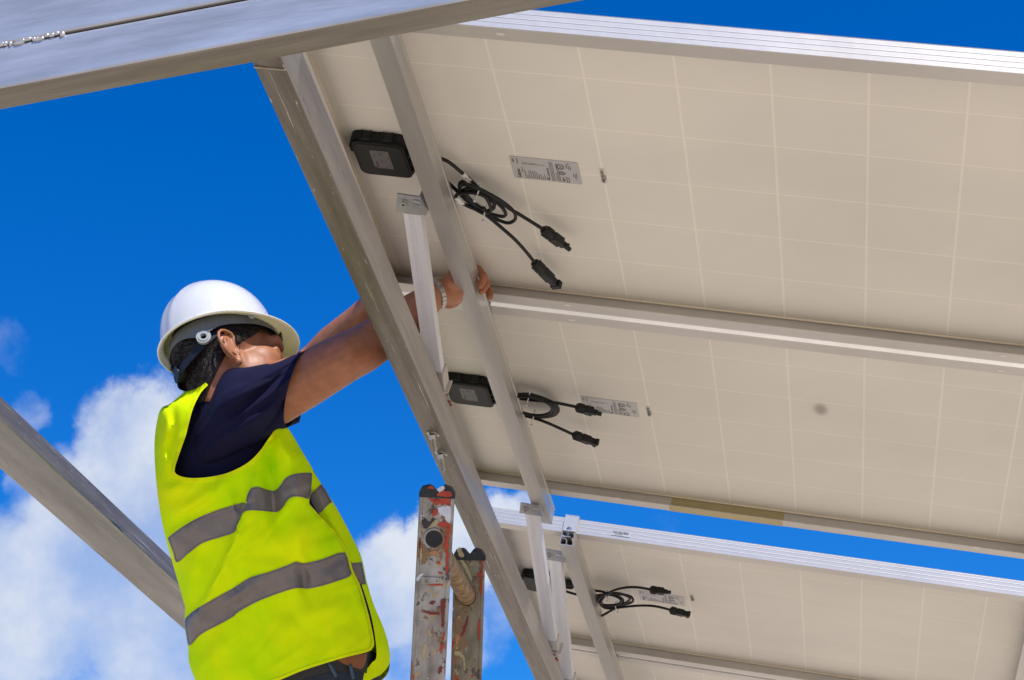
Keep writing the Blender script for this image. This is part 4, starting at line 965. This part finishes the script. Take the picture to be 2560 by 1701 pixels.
FOLDS = [  # polyline, amplitude (m towards us), width px, kind
    (C8((650, 420), (610, 550), (565, 680), (480, 860), (400, 1010), (350, 1090)), .016, 34, 'step'),
    (C8((820, 60), (825, 250), (850, 470), (880, 620)), -.012, 15, 'soft'),
    (C8((880, 20), (960, 130), (1000, 300), (985, 480), (1000, 760)), .012, 24, 'soft'),
    (C8((720, 260), (700, 420), (690, 560), (640, 760)), .011, 20, 'soft'),
    (C8((545, 330), (570, 430), (610, 540)), .005, 7, 'step'),
    (C8((540, 780), (570, 900), (590, 1060), (620, 1250), (690, 1568)), .007, 10, 'step'),
    (C8((1075, 430), (1000, 720)), .007, 22, 'soft'),
    (C8((380, 640), (330, 820), (290, 1010)), .006, 18, 'soft'),
    (C8((230, 480), (330, 420), (450, 330), (560, 250)), .006, 16, 'soft'),
    (C8((150, 560), (280, 500), (420, 420)), -.006, 14, 'soft'),
    (C8((130, 330), (200, 320), (250, 300)), .006, 12, 'soft'),
    (C8((1020, 800), (1050, 900), (1060, 990)), -.008, 14, 'soft'),
    (C8((1300, 760), (1350, 900), (1430, 1100), (1480, 1250)), .006, 18, 'soft'),
    (C8((950, 1200), (1100, 1130), (1280, 1080)), .005, 26, 'soft'),
    (C8((1060, 1380), (1200, 1250), (1330, 1150)), -.005, 24, 'soft'),
    (C8((420, 1450), (520, 1330), (560, 1180)), .006, 22, 'soft'),
    (C8((690, 1180), (850, 1120), (1000, 1110)), -.004, 24, 'soft'),
    (C8((700, 760), (850, 740), (950, 780)), -.004, 16, 'soft'),
    ([c1(870, 1060), c1(900, 1180), c1(960, 1280)], .010, 12, 'soft'), ([c1(830, 1110), c1(810, 1250), c1(830, 1350)], -.009, 11, 'soft'),
    ([c1(120, 930), c1(160, 1050), c1(120, 1200), c1(150, 1380)], .006, 9, 'soft'), ([c1(200, 930), c1(190, 1100), c1(160, 1250)], -.006, 8, 'soft')]
random.seed(99)
for _ in range(44):
    x_, y_ = random.uniform(400, 840), random.uniform(1120, 1560); a_ = random.choice((-.9, -.6, -1.3, -.3, 1.2)); l_ = random.uniform(25, 70)
    FOLDS.append(([(x_-l_*math.cos(a_), y_-l_*math.sin(a_)), (x_+random.uniform(-6, 6), y_), (x_+l_*math.cos(a_), y_+l_*math.sin(a_))], random.choice((-1, 1))*random.uniform(.0012, .0034), random.uniform(4, 10), 'soft'))
def fold(x, y):
    d = 0
    for P_, A_, wd, kind in FOLDS:
        xs = [p[0] for p in P_]; yv = [p[1] for p in P_]
        if x < min(xs)-3*wd or x > max(xs)+4*wd or y < min(yv)-3*wd or y > max(yv)+3*wd: continue
        e, sd, t = segd(x, y, P_); tp = math.sin(math.pi*min(1, max(0, .06+t*.88)))**.6
        A_ = A_*1.75
        if kind == 'soft': d += A_*math.exp(-(e/wd)**2)*tp
        else: s = e*sd; d += A_*tp*(1/(1+math.exp(-s/1.6)))*math.exp(-max(0, s)/(wd*1.6))
    d += noise.noise(Vector((x*.018, y*.018, 3)))*.006+noise.noise(Vector((x*.045, y*.03, 8)))*.0026
    return d
def patch(out2, S, th, step=7, inner=None, clean=True):
    """outline (photo measure) laid over the surface S, th thick; returns V, F"""
    out2 = [tuple(p) for p in out2]; n = len(out2)
    P_ = np.array(out2); x0, y0 = P_.min(0); x1, y1 = P_.max(0)
    gx, gy = np.meshgrid(np.arange(x0, x1, step), np.arange(y0, y1, step*.87)); gx[::2] += step/2; g = np.stack([gx.ravel(), gy.ravel()], 1)
    ins = np.zeros(len(g), bool); j = n-1
    for i in range(n):
        xi, yi = P_[i]; xj, yj = P_[j]
        if yi != yj:
            c = ((yi > g[:, 1]) != (yj > g[:, 1])) & (g[:, 0] < (xj-xi)*(g[:, 1]-yi)/(yj-yi)+xi); ins ^= c
        j = i
    g = g[ins]; dm = np.full(len(g), 1e9)
    for i in range(n):
        a = P_[i]; b = P_[(i+1) % n]; ab = b-a; t = np.clip(((g-a) @ ab)/max(1e-9, ab @ ab), 0, 1); dm = np.minimum(dm, np.hypot(*(g-a-t[:, None]*ab).T))
    g = g[dm > step*.45]
    allv = [Vector(p) for p in out2]+[Vector(p) for p in g]
    v, e, f, *_ = delaunay_2d_cdt(allv, [], [list(range(n))], 1, 1e-5)
    D_ = [S(p.x, p.y) for p in v]; V = [pt(p.x, p.y, d) for p, d in zip(v, D_)]+[pt(p.x, p.y, d+th) for p, d in zip(v, D_)]; m = len(v)
    F = [tuple(q) for q in f]+[tuple(m+a for a in reversed(q)) for q in f]
    cnt = {}
    for q in f:
        for a, b in zip(q, list(q[1:])+[q[0]]): cnt[(a, b)] = 1
    for a, b in cnt:
        if (b, a) not in cnt: F.append((b, a, m+a, m+b))
    return V, F
# shirt: torso barrel
def barrel(y0, y1, shrink, n=48, dy=20):
    mb = MB(); rows = np.arange(y0, y1+1, dy); V = []; F = []
    for y in rows:
        l = np.interp(y, yy_, L_)+shrink; r = np.interp(y, yy_, Rr_)-shrink; T = np.interp(y, yy_, T_)-shrink*.0008
        for k in range(n):
            a = 2*math.pi*k/n; c, s = math.cos(a), math.sin(a); e = 2/2.2
            V.append(pt((l+r)/2+(r-l)/2*math.copysign(abs(c)**e, c), y, 4.125+T*math.copysign(abs(s)**e, s)))
    for j in range(len(rows)-1):
        for k in range(n): F.append((j*n+k, j*n+(k+1) % n, (j+1)*n+(k+1) % n, (j+1)*n+k))
    F += [tuple(range(n)), tuple(range((len(rows)-1)*n, len(rows)*n))]
    return mb.add(V, F)
mb = barrel(905, 1500, 20)
def ringloft(mb, rings, n=96, wr=None, open_end=True, th=.0025, bow=0):
    """rings: (x, y, hx, hy, depth, rd): centre, half vector in the picture plane, depth radius"""
    A_ = cr(rings, n=14); V = []; F = []; m = len(A_)
    for j, q in enumerate(A_):
        for k in range(n):
            a = 2*math.pi*k/n; w_ = wr(j/(m-1), a) if wr else 0
            c, s = math.cos(a), math.sin(a); V.append(pt(q[0]+q[2]*c*(1+w_*3)-bow*s*max(0, (j/(m-1)-.4))/.6, q[1]+q[3]*c*(1+w_*3), q[4]-q[5]*s-w_*math.copysign(1, s)*abs(s)*1.2))
    if open_end:
        for j in (m-1, m-6):
            q = A_[j]
            for k in range(n):
                a = 2*math.pi*k/n; c, s = math.cos(a), math.sin(a); f = 1-th/max(.02, q[5]); V.append(pt(q[0]+q[2]*c*f-bow*s*(1 if j == m-1 else .8), q[1]+q[3]*c*f, q[4]-q[5]*f*s))
    tot = m+(2 if open_end else 0)
    for j in range(tot-1):
        for k in range(n): F.append((j*n+k, j*n+(k+1) % n, (j+1)*n+(k+1) % n, (j+1)*n+k))
    F.append(tuple(range(n)))
    return mb.add(V, F)
CRE = [((.30, 1.15), (.97, .55), .011, .10), ((.15, 1.45), (.90, .85), .010, .11), ((.35, 1.75), (.97, 1.25), .008, .10), ((.30, 2.1), (.8, 1.75), .007, .12), ((.55, .75), (.99, .30), .007, .08)]
def wrink(t, a):
    w = wrink0(t, a)
    for (t0, a0), (t1, a1), A_, sg in CRE:
        u = (t-t0)/(t1-t0)
        if -.1 < u < 1.1: w += A_*math.exp(-((a-(a0+(a1-a0)*u))/sg)**2)*max(0, math.sin(math.pi*min(1, max(0, (u+.1)/1.2))))**.5
    return w
def wrink0(t, a):
    s = math.sin(a); f = max(0, s)**.5 if s > 0 else .25
    w = (abs(math.sin(a*2.3+t*4.6+.5))**.6-.6)*.017*min(1, t*1.5) + (abs(math.sin(a*4.6-t*3.5+1))**.7-.6)*.007*t
    if t > .93: w -= .0012
    return w*f
ringloft(mb, [(438, 1025, 14, -66, 4.15, .095), (468, 1000, 16, -92, 4.11, .105), (503, 968, 16, -112, 4.07, .100), (560, 948, 14, -102, 4.045, .088), (620, 926, 14, -92, 4.04, .082), (660, 906, 20, -88, 4.035, .078), (683, 897, 21.5, -89, 4.033, .074)], wr=wrink, bow=20)
ringloft(mb, [(560, 960, 10, -80, 4.20, .08), (600, 930, 14, -78, 4.24, .075), (664, 912, 15, -78, 4.21, .068), (704, 904, 14, -70, 4.20, .062)], wr=wrink)
shirt = mb.out('shirt', 'shirt', PERSON, smooth=True)
mb = MB(); c = pt(500, 935, 4.16); mb.tube([c+fF*.070*math.cos(a)+fL*.062*math.sin(a)+fN*.004*math.cos(a) for a in np.linspace(0, 2*math.pi, 33)], .013, 10, cap=False); mb.out('collar', 'shirt', shirt, smooth=True)
# cuff seam
A_ = [(672, 899, 20.8, -88.4, 4.0335, .0752)]
mb = MB(); q = A_[0]; mb.tube([pt(q[0]+q[2]*math.cos(a)*1.003-18*math.sin(a), q[1]+q[3]*math.cos(a)*1.003, q[4]-q[5]*math.sin(a)*1.005) for a in np.linspace(0, 2*math.pi, 49)], .0011, 6, cap=False); mb.out('cuff_seam', 'shirt', shirt, smooth=True)

# vest
arm = [(474, 882), (463, 893), (452, 908), (436, 943), (421, 1000), (405, 1046), (395, 1078), (397, 1094), (412, 1105), (440, 1110), (480, 1108), (520, 1100), (552, 1087), (580, 1070), (605, 1045), (626, 1015), (645, 990), (657, 981)]
right = [(664, 988), (676, 1006), (690, 1030), (706, 1057), (722, 1087), (720, 1120), (713, 1160), (735, 1187), (775, 1230), (803, 1275), (812, 1310), (830, 1350), (845, 1400), (855, 1440), (862, 1478), (860, 1492), (846, 1503), (790, 1517), (700, 1545), (640, 1569), (560, 1592), (455, 1610)]
left = [(450, 1568), (436, 1530), (433, 1490), (425, 1440), (427, 1404), (421, 1380), (404, 1320), (384, 1250), (369, 1180), (359, 1100), (356, 1020), (363, 965), (373, 940), (393, 930), (425, 903)]
def dens(P_, st=4): return [tuple(q) for q in cr(P_, step=st)]
near_out = dens(arm)[:-1]+dens(right)[:-1]+dens(left)[:-1]
def SV(x, y): return tors(x, y)-.014-fold(x, y)
V, F = patch(near_out, SV, .0016)
vb = MB(); vb.add(V, F)
farr = dens([(474, 890), (560, 930), (640, 960), (657, 981)])[:-1]+dens([(657, 981), (690, 1030), (740, 1115), (775, 1170), (810, 1235), (833, 1285), (845, 1340), (862, 1395), (884, 1450), (896, 1495), (888, 1560), (800, 1600), (640, 1606), (455, 1612)])[:-1]+dens(left)[:-1]
V, F = patch(farr, lambda x, y: tors(x, y, True)+.010, .0016, step=14); vb.add(V, F)
flap = dens([(700, 1060), (722, 1087), (740, 1115), (775, 1170), (810, 1235), (833, 1285), (844, 1337), (862, 1395), (885, 1450), (897, 1495), (898, 1528), (880, 1553), (852, 1569), (835, 1590)])[:-1]+dens([(800, 1600), (835, 1555), (855, 1530), (868, 1505), (850, 1400), (800, 1280), (700, 1180), (690, 1100)])[:-1]
def SF(x, y):
    return max(4.055, tors(x, y))+.004-noise.noise(Vector((x*.02, y*.02, 5)))*.004
V, F = patch(flap, SF, .0016); vb.add(V, F)
vest = vb.out('safety_vest', 'vest', PERSON, smooth=True, auto=55)
def band(pts, S, r, name='binding', mt='bind'):
    mb = MB(); mb.tube([pt(x, y, S(x, y)) for x, y in pts], r, 8); return mb.out(name, mt, vest, smooth=True)
def ribbon(P_, S, wd, inward, name='binding', mt='bind'):
    """flat fabric binding along an edge"""
    pts = dens(P_, 5); a = []; b = []
    for k, p in enumerate(pts):
        q0 = np.array(pts[max(0, k-1)]); q1 = np.array(pts[min(len(pts)-1, k+1)]); t = (q1-q0)/max(1e-6, np.linalg.norm(q1-q0)); nrm = np.array([-t[1], t[0]])*inward
        a.append(p); b.append((p[0]+nrm[0]*wd, p[1]+nrm[1]*wd))
    V = []; n_ = len(a)
    for q, e in ((a, .0018), (b, .0026)): V += [pt(x, y, S(x, y)-e) for x, y in q]
    for q, e in ((a, -.0022), (b, -.0002)): V += [pt(x, y, S(x, y)-e) for x, y in q]
    F = []
    for k in range(n_-1): F += [(k, k+1, n_+k+1, n_+k), (2*n_+k, 3*n_+k, 3*n_+k+1, 2*n_+k+1), (k, 2*n_+k, 2*n_+k+1, k+1), (n_+k, n_+k+1, 3*n_+k+1, 3*n_+k)]
    return mesh(name, V, F, mt, vest, smooth=True, auto=50)
ribbon(arm, SV, 8, -1); ribbon([(713, 1162), (735, 1187), (775, 1230), (803, 1275), (812, 1310), (830, 1350), (845, 1400), (855, 1440), (862, 1478)], SV, 5, 1)
ribbon([(862, 1478), (860, 1492), (846, 1503), (790, 1517), (700, 1545), (640, 1569), (560, 1592)], SV, 6, 1)
def stripe(P_, S, name='reflective_tape'):
    V, F = patch(P_, S, .0009, step=6); mb = MB(); mb.add(V, F); o_ = mb.out(name, 'retro', vest, smooth=True, auto=50)
    Q = np.array(P_); c_ = Q.mean(0); mb = MB(); n_ = len(Q); seg = []
    for k in range(n_):
        t = Q[(k+1) % n_]-Q[k-1]; t = t/max(1e-6, np.linalg.norm(t)); p = Q[k]+np.array([-t[1], t[0]])*sgn(Q)*3.2; seg.append(pt(p[0], p[1], S(p[0], p[1])-.0006))
    mb.tube(seg+[seg[0]], .0004, 5, cap=False); mb.out('stitching', 'stitch', o_, smooth=True); return o_
def sgn(Q):
    x, y = Q.T; return 1 if (x*np.roll(y, -1)-np.roll(x, -1)*y).sum() > 0 else -1
def SS(x, y):
    l = np.interp(y, yy_, L_); r = np.interp(y, yy_, Rr_); s_ = abs((x-(l+r)/2)/((r-l)/2)); return SV(x, y)-.0022-.006*max(0, min(1, (s_-.90)/.08))
s1 = [(152, 640), (230, 580), (340, 515), (460, 465), (570, 430), (655, 402), (672, 360), (692, 322), (712, 310), (745, 306), (790, 320), (850, 332), (890, 295), (915, 258), (945, 235), (1000, 219), (1060, 214), (1098, 216)]
s1b = [(1094, 290), (1082, 380), (1030, 373), (980, 370), (940, 388), (905, 440), (880, 465), (850, 472), (780, 464), (700, 460), (655, 468), (634, 492), (618, 530), (606, 560), (585, 605), (500, 635), (380, 675), (290, 740), (214, 800), (186, 730)]
stripe(dens(C8(*s1))[:-1]+dens(C8((1098, 216), *s1b, (152, 640)))[:-1], SS)
s2 = [(268, 1165), (330, 1110), (450, 1040), (575, 970), (690, 900), (820, 860), (930, 820), (990, 797), (1040, 805), (1120, 790), (1200, 765), (1270, 738), (1312, 735)]
s2b = [(1332, 790), (1350, 880), (1250, 925), (1150, 955), (1070, 970), (980, 970), (800, 1030), (690, 1080), (605, 1130), (580, 1155), (480, 1210), (370, 1270), (294, 1340), (275, 1270), (264, 1200)]
stripe(dens(C8(*s2))[:-1]+dens(C8((1312, 735), *s2b, (268, 1165)))[:-1], SS)
SF2 = lambda x, y: SF(x, y)-.0022
stripe(dens(C8((1085, 360), (1120, 325), (1158, 287)))[:-1]+dens(C8((1158, 287), (1190, 335), (1228, 405)))[:-1]+dens(C8((1228, 405), (1195, 430), (1150, 475), (1115, 465), (1088, 425), (1085, 360)))[:-1], SF2)
stripe(dens(C8((1340, 805), (1422, 797)))[:-1]+dens(C8((1422, 797), (1436, 870), (1449, 940)))[:-1]+dens(C8((1449, 940), (1410, 940), (1370, 880), (1340, 805)))[:-1], SF2)

# jeans, belt, pouch
ys2 = lambda y: y
mb = barrel(1505, 1700, 18)
ringloft(mb, [(615, 1690, 92, 0, 4.09, .095), (620, 1900, 80, 0, 4.10, .085), (618, 2150, 66, 0, 4.12, .07), (606, 2600, 56, 0, 4.20, .065)], open_end=False)
ringloft(mb, [(760, 1690, 92, 0, 4.17, .095), (745, 1900, 80, 0, 4.17, .085), (740, 2150, 66, 0, 4.16, .07), (742, 2600, 56, 0, 4.26, .065)], open_end=False)
jeans = mb.out('jeans', 'jean', PERSON, smooth=True)
SJ = lambda x, y: tors(x, y, shrink=18)-.004
V, F = patch(dens([(600, 1560), (690, 1530), (760, 1516), (850, 1500), (868, 1512)])[:-1]+dens([(868, 1512), (870, 1560), (845, 1552), (800, 1548), (730, 1556), (650, 1585), (600, 1600), (600, 1560)])[:-1], SJ, .003)
mb = MB(); mb.add(V, F); mb.out('belt', 'belt', PERSON, smooth=True)
for a, b in ((c8(1203, 1450), c8(1255, 1545)), (c8(1345, 1465), c8(1365, 1560))):
    mb = MB(); mb.tube([pt(a[0]+(b[0]-a[0])*t_, a[1]+(b[1]-a[1])*t_, SJ(a[0], a[1])-.006) for t_ in np.linspace(0, 1, 5)], .0036, 6); mb.out('belt_loop', 'jeanl', jeans, smooth=True)
V, F = patch(dens([c8(1262, 1435), c8(1360, 1405), c8(1455, 1392)])[:-1]+dens([c8(1455, 1392), c8(1448, 1440), c8(1420, 1492), c8(1350, 1478), c8(1290, 1455), c8(1262, 1435)])[:-1], lambda x, y: SJ(x, y)-.006, .01, step=5)
mb = MB(); mb.add(V, F); mb.out('leather_pouch', 'leather', PERSON, smooth=True, auto=50)
for a, b, c in sh:
    f = c; mb = MB(); mb.chain([f+Vector((0, 0, .03)), f+Vector((0, 0, -.06)), f+fF*.14+Vector((0, 0, -.10))], [.05, .05, .042], 14); mb.out('boot', 'boot', PERSON, smooth=True)

# wrist band
fa = (WR-ELB).normalized(); fa = cv(.80, .30, -.50); c0 = u3(590, 850, -.1); c0 = u3(560, 852, -.098); uu = fa.orthogonal().normalized(); vv = fa.cross(uu)
wb = MB(); wr_ = .0305
for k in range(22):
    a = 2*math.pi*k/22; d = uu*math.cos(a)+vv*math.sin(a); tg = -uu*math.sin(a)+vv*math.cos(a); c = c0+d*wr_
    T = Matrix(((d.x, tg.x, fa.x, c.x), (d.y, tg.y, fa.y, c.y), (d.z, tg.z, fa.z, c.z), (0, 0, 0, 1)))
    wb.bbox((-.0014, -.0042, -.0050), (.0014, .0042, .0050), .0005, T)
wb.out('metal_bracelet', 'metal', PERSON)

# ------------------------------------------------------------------ ladder
def ladder():
    # near rail face centre line and depth, far rail further out
    D1, D2 = 3.86, 4.20
    top = pt(1007, 1147, D1); bot = pt(985, 1570, D1+.02); dn = (bot-top).normalized()
    ground_z = 0.0
    m = Matrix.Translation(pt(985, 2400, D1+.05)); t = empty('ladder', m, 'paint-splashed aluminium ladder standing behind the sloping beam', 'ladder')
    def side(tp, dn, w, th, mt, capm, length, flip):
        xx = cv(1, 0, 0); xx = (xx-dn*xx.dot(dn)).normalized(); zz = xx.cross(dn)
        if zz.dot(camo.location-tp) < 0: zz = -zz  # towards us
        T = Matrix(((xx.x, dn.x, zz.x, tp.x), (xx.y, dn.y, zz.y, tp.y), (xx.z, dn.z, zz.z, tp.z), (0, 0, 0, 1)))
        mb = MB(); h = w/2; r = .0045; e = .0025
        pr = [(-h, -th), (-h+e, -th), (-h+e, -e), (h-e, -e), (h-e, -th), (h, -th), (h, -r), (h-r*.3, -r*.3), (h-r, 0), (h*.80, 0), (h*.78, -.0012), (-h*.78, -.0012), (-h*.80, 0), (-h+r, 0), (-h+r*.3, -r*.3), (-h, -r)]
        mb.prism([(x, 0, z) for x, z in pr], (0, length, 0)); mb.V = [T @ v for v in mb.V]; rl = mb.out('side_rail', mt, t, auto=35)
        # rubber end cap with two humps
        mb = MB(); cp = [(-h-.001, .0005), (-h-.001, -.008), (-h+.004, -.017), (-h*.45, -.021), (-h*.28, -.019), (0, -.009), (h*.25, -.019), (h*.45, -.022), (h-.006, -.018), (h+.001, -.008), (h+.001, .0005)]
        mb.prism([T @ Vector((x, y, .0018)) for x, y in cp], zz*-(th+.003)); mb.out('end_cap', capm, t, auto=35)
        return T, rl
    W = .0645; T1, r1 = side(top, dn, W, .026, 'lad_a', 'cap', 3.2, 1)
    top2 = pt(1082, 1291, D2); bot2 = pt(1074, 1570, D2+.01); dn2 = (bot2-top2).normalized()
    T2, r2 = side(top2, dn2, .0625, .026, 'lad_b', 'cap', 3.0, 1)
    def on1(x, y): # crop coords (1020,1200) scale 3.13 -> local on near rail
        X_, Y_ = (1020+x/3.13)*k_, (1200+y/3.13)*k_; p = pt(X_, Y_, D1); q = T1.inverted() @ p; return q.x, q.y
    def on2(x, y):
        X_, Y_ = (1020+x/3.13)*k_, (1200+y/3.13)*k_; q = T2.inverted() @ pt(X_, Y_, D2); return q.x, q.y
    a = on1(203, 463); b = on2(460, 915)
    for k in range(3):
        A_ = T1 @ Vector((a[0], a[1]+k*.345, 0)); B_ = T2 @ Vector((b[0], b[1]+k*.345, 0)); d = (B_-A_).normalized()
        mb = MB(); mb.cyl(A_+d*.004, B_, .0175, 28, hollow=.0150)
        mb.out('rung', 'rung', t, auto=40)
        mb = MB(); zz = T1.to_3x3() @ Vector((0, 0, 1)); cc = A_+zz*.0016
        mb.tube([cc+(T1.to_3x3() @ Vector((math.cos(q)*.0180, math.sin(q)*.0180, 0))) for q in np.linspace(0, 2*math.pi, 33)], .0026, 8, cap=False); mb.out('rung_collar', 'lad_a', t, smooth=True)
        mb = MB(); mb.cyl(cc+zz*.0006, cc-zz*.001, .0152, 28); mb.out('rung_opening_shade', 'dark', t)  # solid dark disc, painted shade of the tube's inside
        mb = MB(); zz2 = T2.to_3x3() @ Vector((0, 0, 1)); mb.tube([B_+zz2*.001+(T2.to_3x3() @ Vector((math.cos(q)*.0195, math.sin(q)*.0195, 0))) for q in np.linspace(0, 2*math.pi, 33)], .0022, 8, cap=False); mb.out('rung_collar', 'lad_b', t, smooth=True)
    x0, y0 = on1(100, 762); x1, y1 = on1(272, 838); mb = MB(); mb.bbox((x0, y0, .0006), (x1, y1-.001, .0024), .0005, T1); pl = mb.out('riveted_plate', 'lad_a', t)
    for q in ((143, 800), (225, 797)):
        x, y = on1(*q); mb = MB(); mb.cyl(T1 @ Vector((x, y, .002)), T1 @ Vector((x, y, .0036)), .0035, 12); mb.cyl(T1 @ Vector((x, y, .0035)), T1 @ Vector((x, y, .0038)), .0014, 8); mb.out('rivet', 'dark' if 0 else 'lad_a', pl)
        mb = MB(); mb.cyl(T1 @ Vector((x, y, .0037)), T1 @ Vector((x, y, .0040)), .0015, 8); mb.out('rivet_hole_shade', 'dark', pl)  # dark dot painting the shade in the rivet's middle
    x, y = on1(223, 172); mb = MB(); mb.ell((x, y, .0), (.0065, .0065, .0035), T1, 16, 8); mb.out('rivet', 'pred', t, smooth=True)
    x, y = on2(468, 643); mb = MB(); mb.ell((x, y, .0), (.004, .004, .0025), T2, 12, 6); mb.out('rivet', 'lad_b', t, smooth=True)
    # dried paint, each patch an irregular skin of its own shape
    def blob(T, f, pts, mt, h=.0011, jag=.0012):
        P_ = cr(pts, n=12, closed=True); q = []
        for p in P_:
            x, y = f(*p); e = noise.noise_vector(Vector((x*420, y*420, 1)))*jag*1.7+noise.noise_vector(Vector((x*1500, y*1500, 4)))*jag*.8; q.append((x+e.x, y+e.y))
        mb = MB(); mb.prism([T @ Vector((x, y, h)) for x, y in q], (T.to_3x3() @ Vector((0, 0, -.0012)))); mb.out('paint_splash', mt, t)
    random.seed(21)
    b1 = lambda p, m_, **k: blob(T1, on1, p, m_, **k)
    b1([(160, 142), (230, 150), (300, 140), (330, 150), (325, 200), (290, 190), (262, 200), (240, 160), (200, 175)], 'pred'); b1([(240, 215), (300, 205), (330, 215), (332, 330), (305, 335), (285, 290), (250, 275), (236, 240)], 'pwhite')
    b1([(250, 335), (290, 325), (330, 350), (328, 372), (290, 375), (232, 362)], 'pred'); b1([(205, 235), (232, 240), (232, 270), (212, 282), (188, 280)], 'pred')
    b1([(108, 285), (130, 300), (170, 330), (190, 300), (205, 320), (160, 372), (128, 385), (112, 340)], 'pblack'); b1([(190, 330), (240, 305), (225, 355), (180, 385), (165, 370)], 'pcream')
    b1([(306, 372), (330, 380), (318, 470), (312, 560), (288, 570), (283, 500), (300, 440)], 'pred'); b1([(298, 580), (318, 570), (312, 700), (298, 745), (294, 660)], 'pred'); b1([(172, 572), (205, 555), (235, 570), (222, 592), (190, 592)], 'porange')
    b1([(222, 640), (245, 648), (240, 664), (224, 656)], 'pred'); b1([(236, 728), (262, 732), (268, 740), (240, 740)], 'pred'); b1([(165, 820), (262, 822), (262, 834), (170, 832)], 'pred', h=.0028)
    b1([(168, 968), (190, 957), (213, 960), (203, 978), (175, 980)], 'pdred'); b1([(120, 1035), (170, 1040), (240, 1052), (236, 1066), (165, 1062), (122, 1046)], 'pdred'); b1([(256, 950), (284, 945), (290, 1000), (278, 1090), (280, 1150), (258, 1160), (262, 1090), (256, 1010)], 'pdred')
    b1([(272, 1210), (284, 1205), (280, 1262), (268, 1262)], 'pred'); b1([(250, 1300), (272, 1288), (272, 1340), (252, 1355), (244, 1350)], 'pred'); b1([(238, 1490), (258, 1480), (254, 1530), (236, 1535)], 'pdred')
    b1([(85, 460), (98, 465), (96, 500), (88, 545), (84, 500)], 'pdred'); b1([(96, 560), (106, 540), (106, 640), (92, 650)], 'pcream'); b1([(70, 770), (100, 738), (118, 742), (85, 790), (68, 800)], 'pwhite')
    b1([(152, 1180), (170, 1200), (180, 1240), (165, 1238), (150, 1210)], 'pcream', h=-.0004); b1([(200, 900), (235, 885), (225, 910), (195, 940)], 'pcream', h=-.0004)
    b1([(100, 280), (122, 285), (120, 310), (104, 312)], 'pwhite'); b1([(105, 1380), (130, 1300), (150, 1290), (130, 1400), (112, 1440)], 'pcream', h=-.0004)
    b2 = lambda p, m_, **k: blob(T2, on2, p, m_, **k)
    b2([(405, 605), (440, 640), (480, 710), (500, 770), (488, 785), (462, 735), (420, 650), (395, 612)], 'pcream'); b2([(465, 1075), (472, 1085), (455, 1160), (430, 1220), (412, 1230), (440, 1140)], 'pdred', h=-.0003)
    b2([(372, 1225), (385, 1210), (400, 1222), (405, 1250), (378, 1298), (372, 1260)], 'porange', h=-.0003); b2([(545, 735), (580, 725), (578, 770), (556, 768)], 'pred'); b2([(572, 610), (587, 640), (583, 720), (574, 720)], 'pred')
    b2([(565, 790), (580, 800), (575, 900), (568, 900)], 'pred'); b2([(552, 1120), (568, 1110), (560, 1240), (545, 1250)], 'pred'); b2([(345, 1275), (358, 1270), (352, 1320), (342, 1320)], 'pred')
    b2([(365, 1345), (420, 1360), (445, 1410), (448, 1500), (436, 1490), (430, 1420), (400, 1385), (365, 1375)], 'pcream', h=-.0003); b2([(382, 540), (410, 530), (425, 560), (440, 600), (405, 598), (388, 560)], 'pcream', h=.0022)
    b1([(232, 70), (270, 45), (290, 60), (262, 90), (240, 90)], 'pwhite', h=.0030); b1([(225, 110), (260, 85), (330, 90), (342, 128), (270, 130), (230, 125)], 'pred', h=.0030); b1([(150, 60), (180, 46), (208, 62), (190, 72)], 'pred', h=.0030)
ladder()
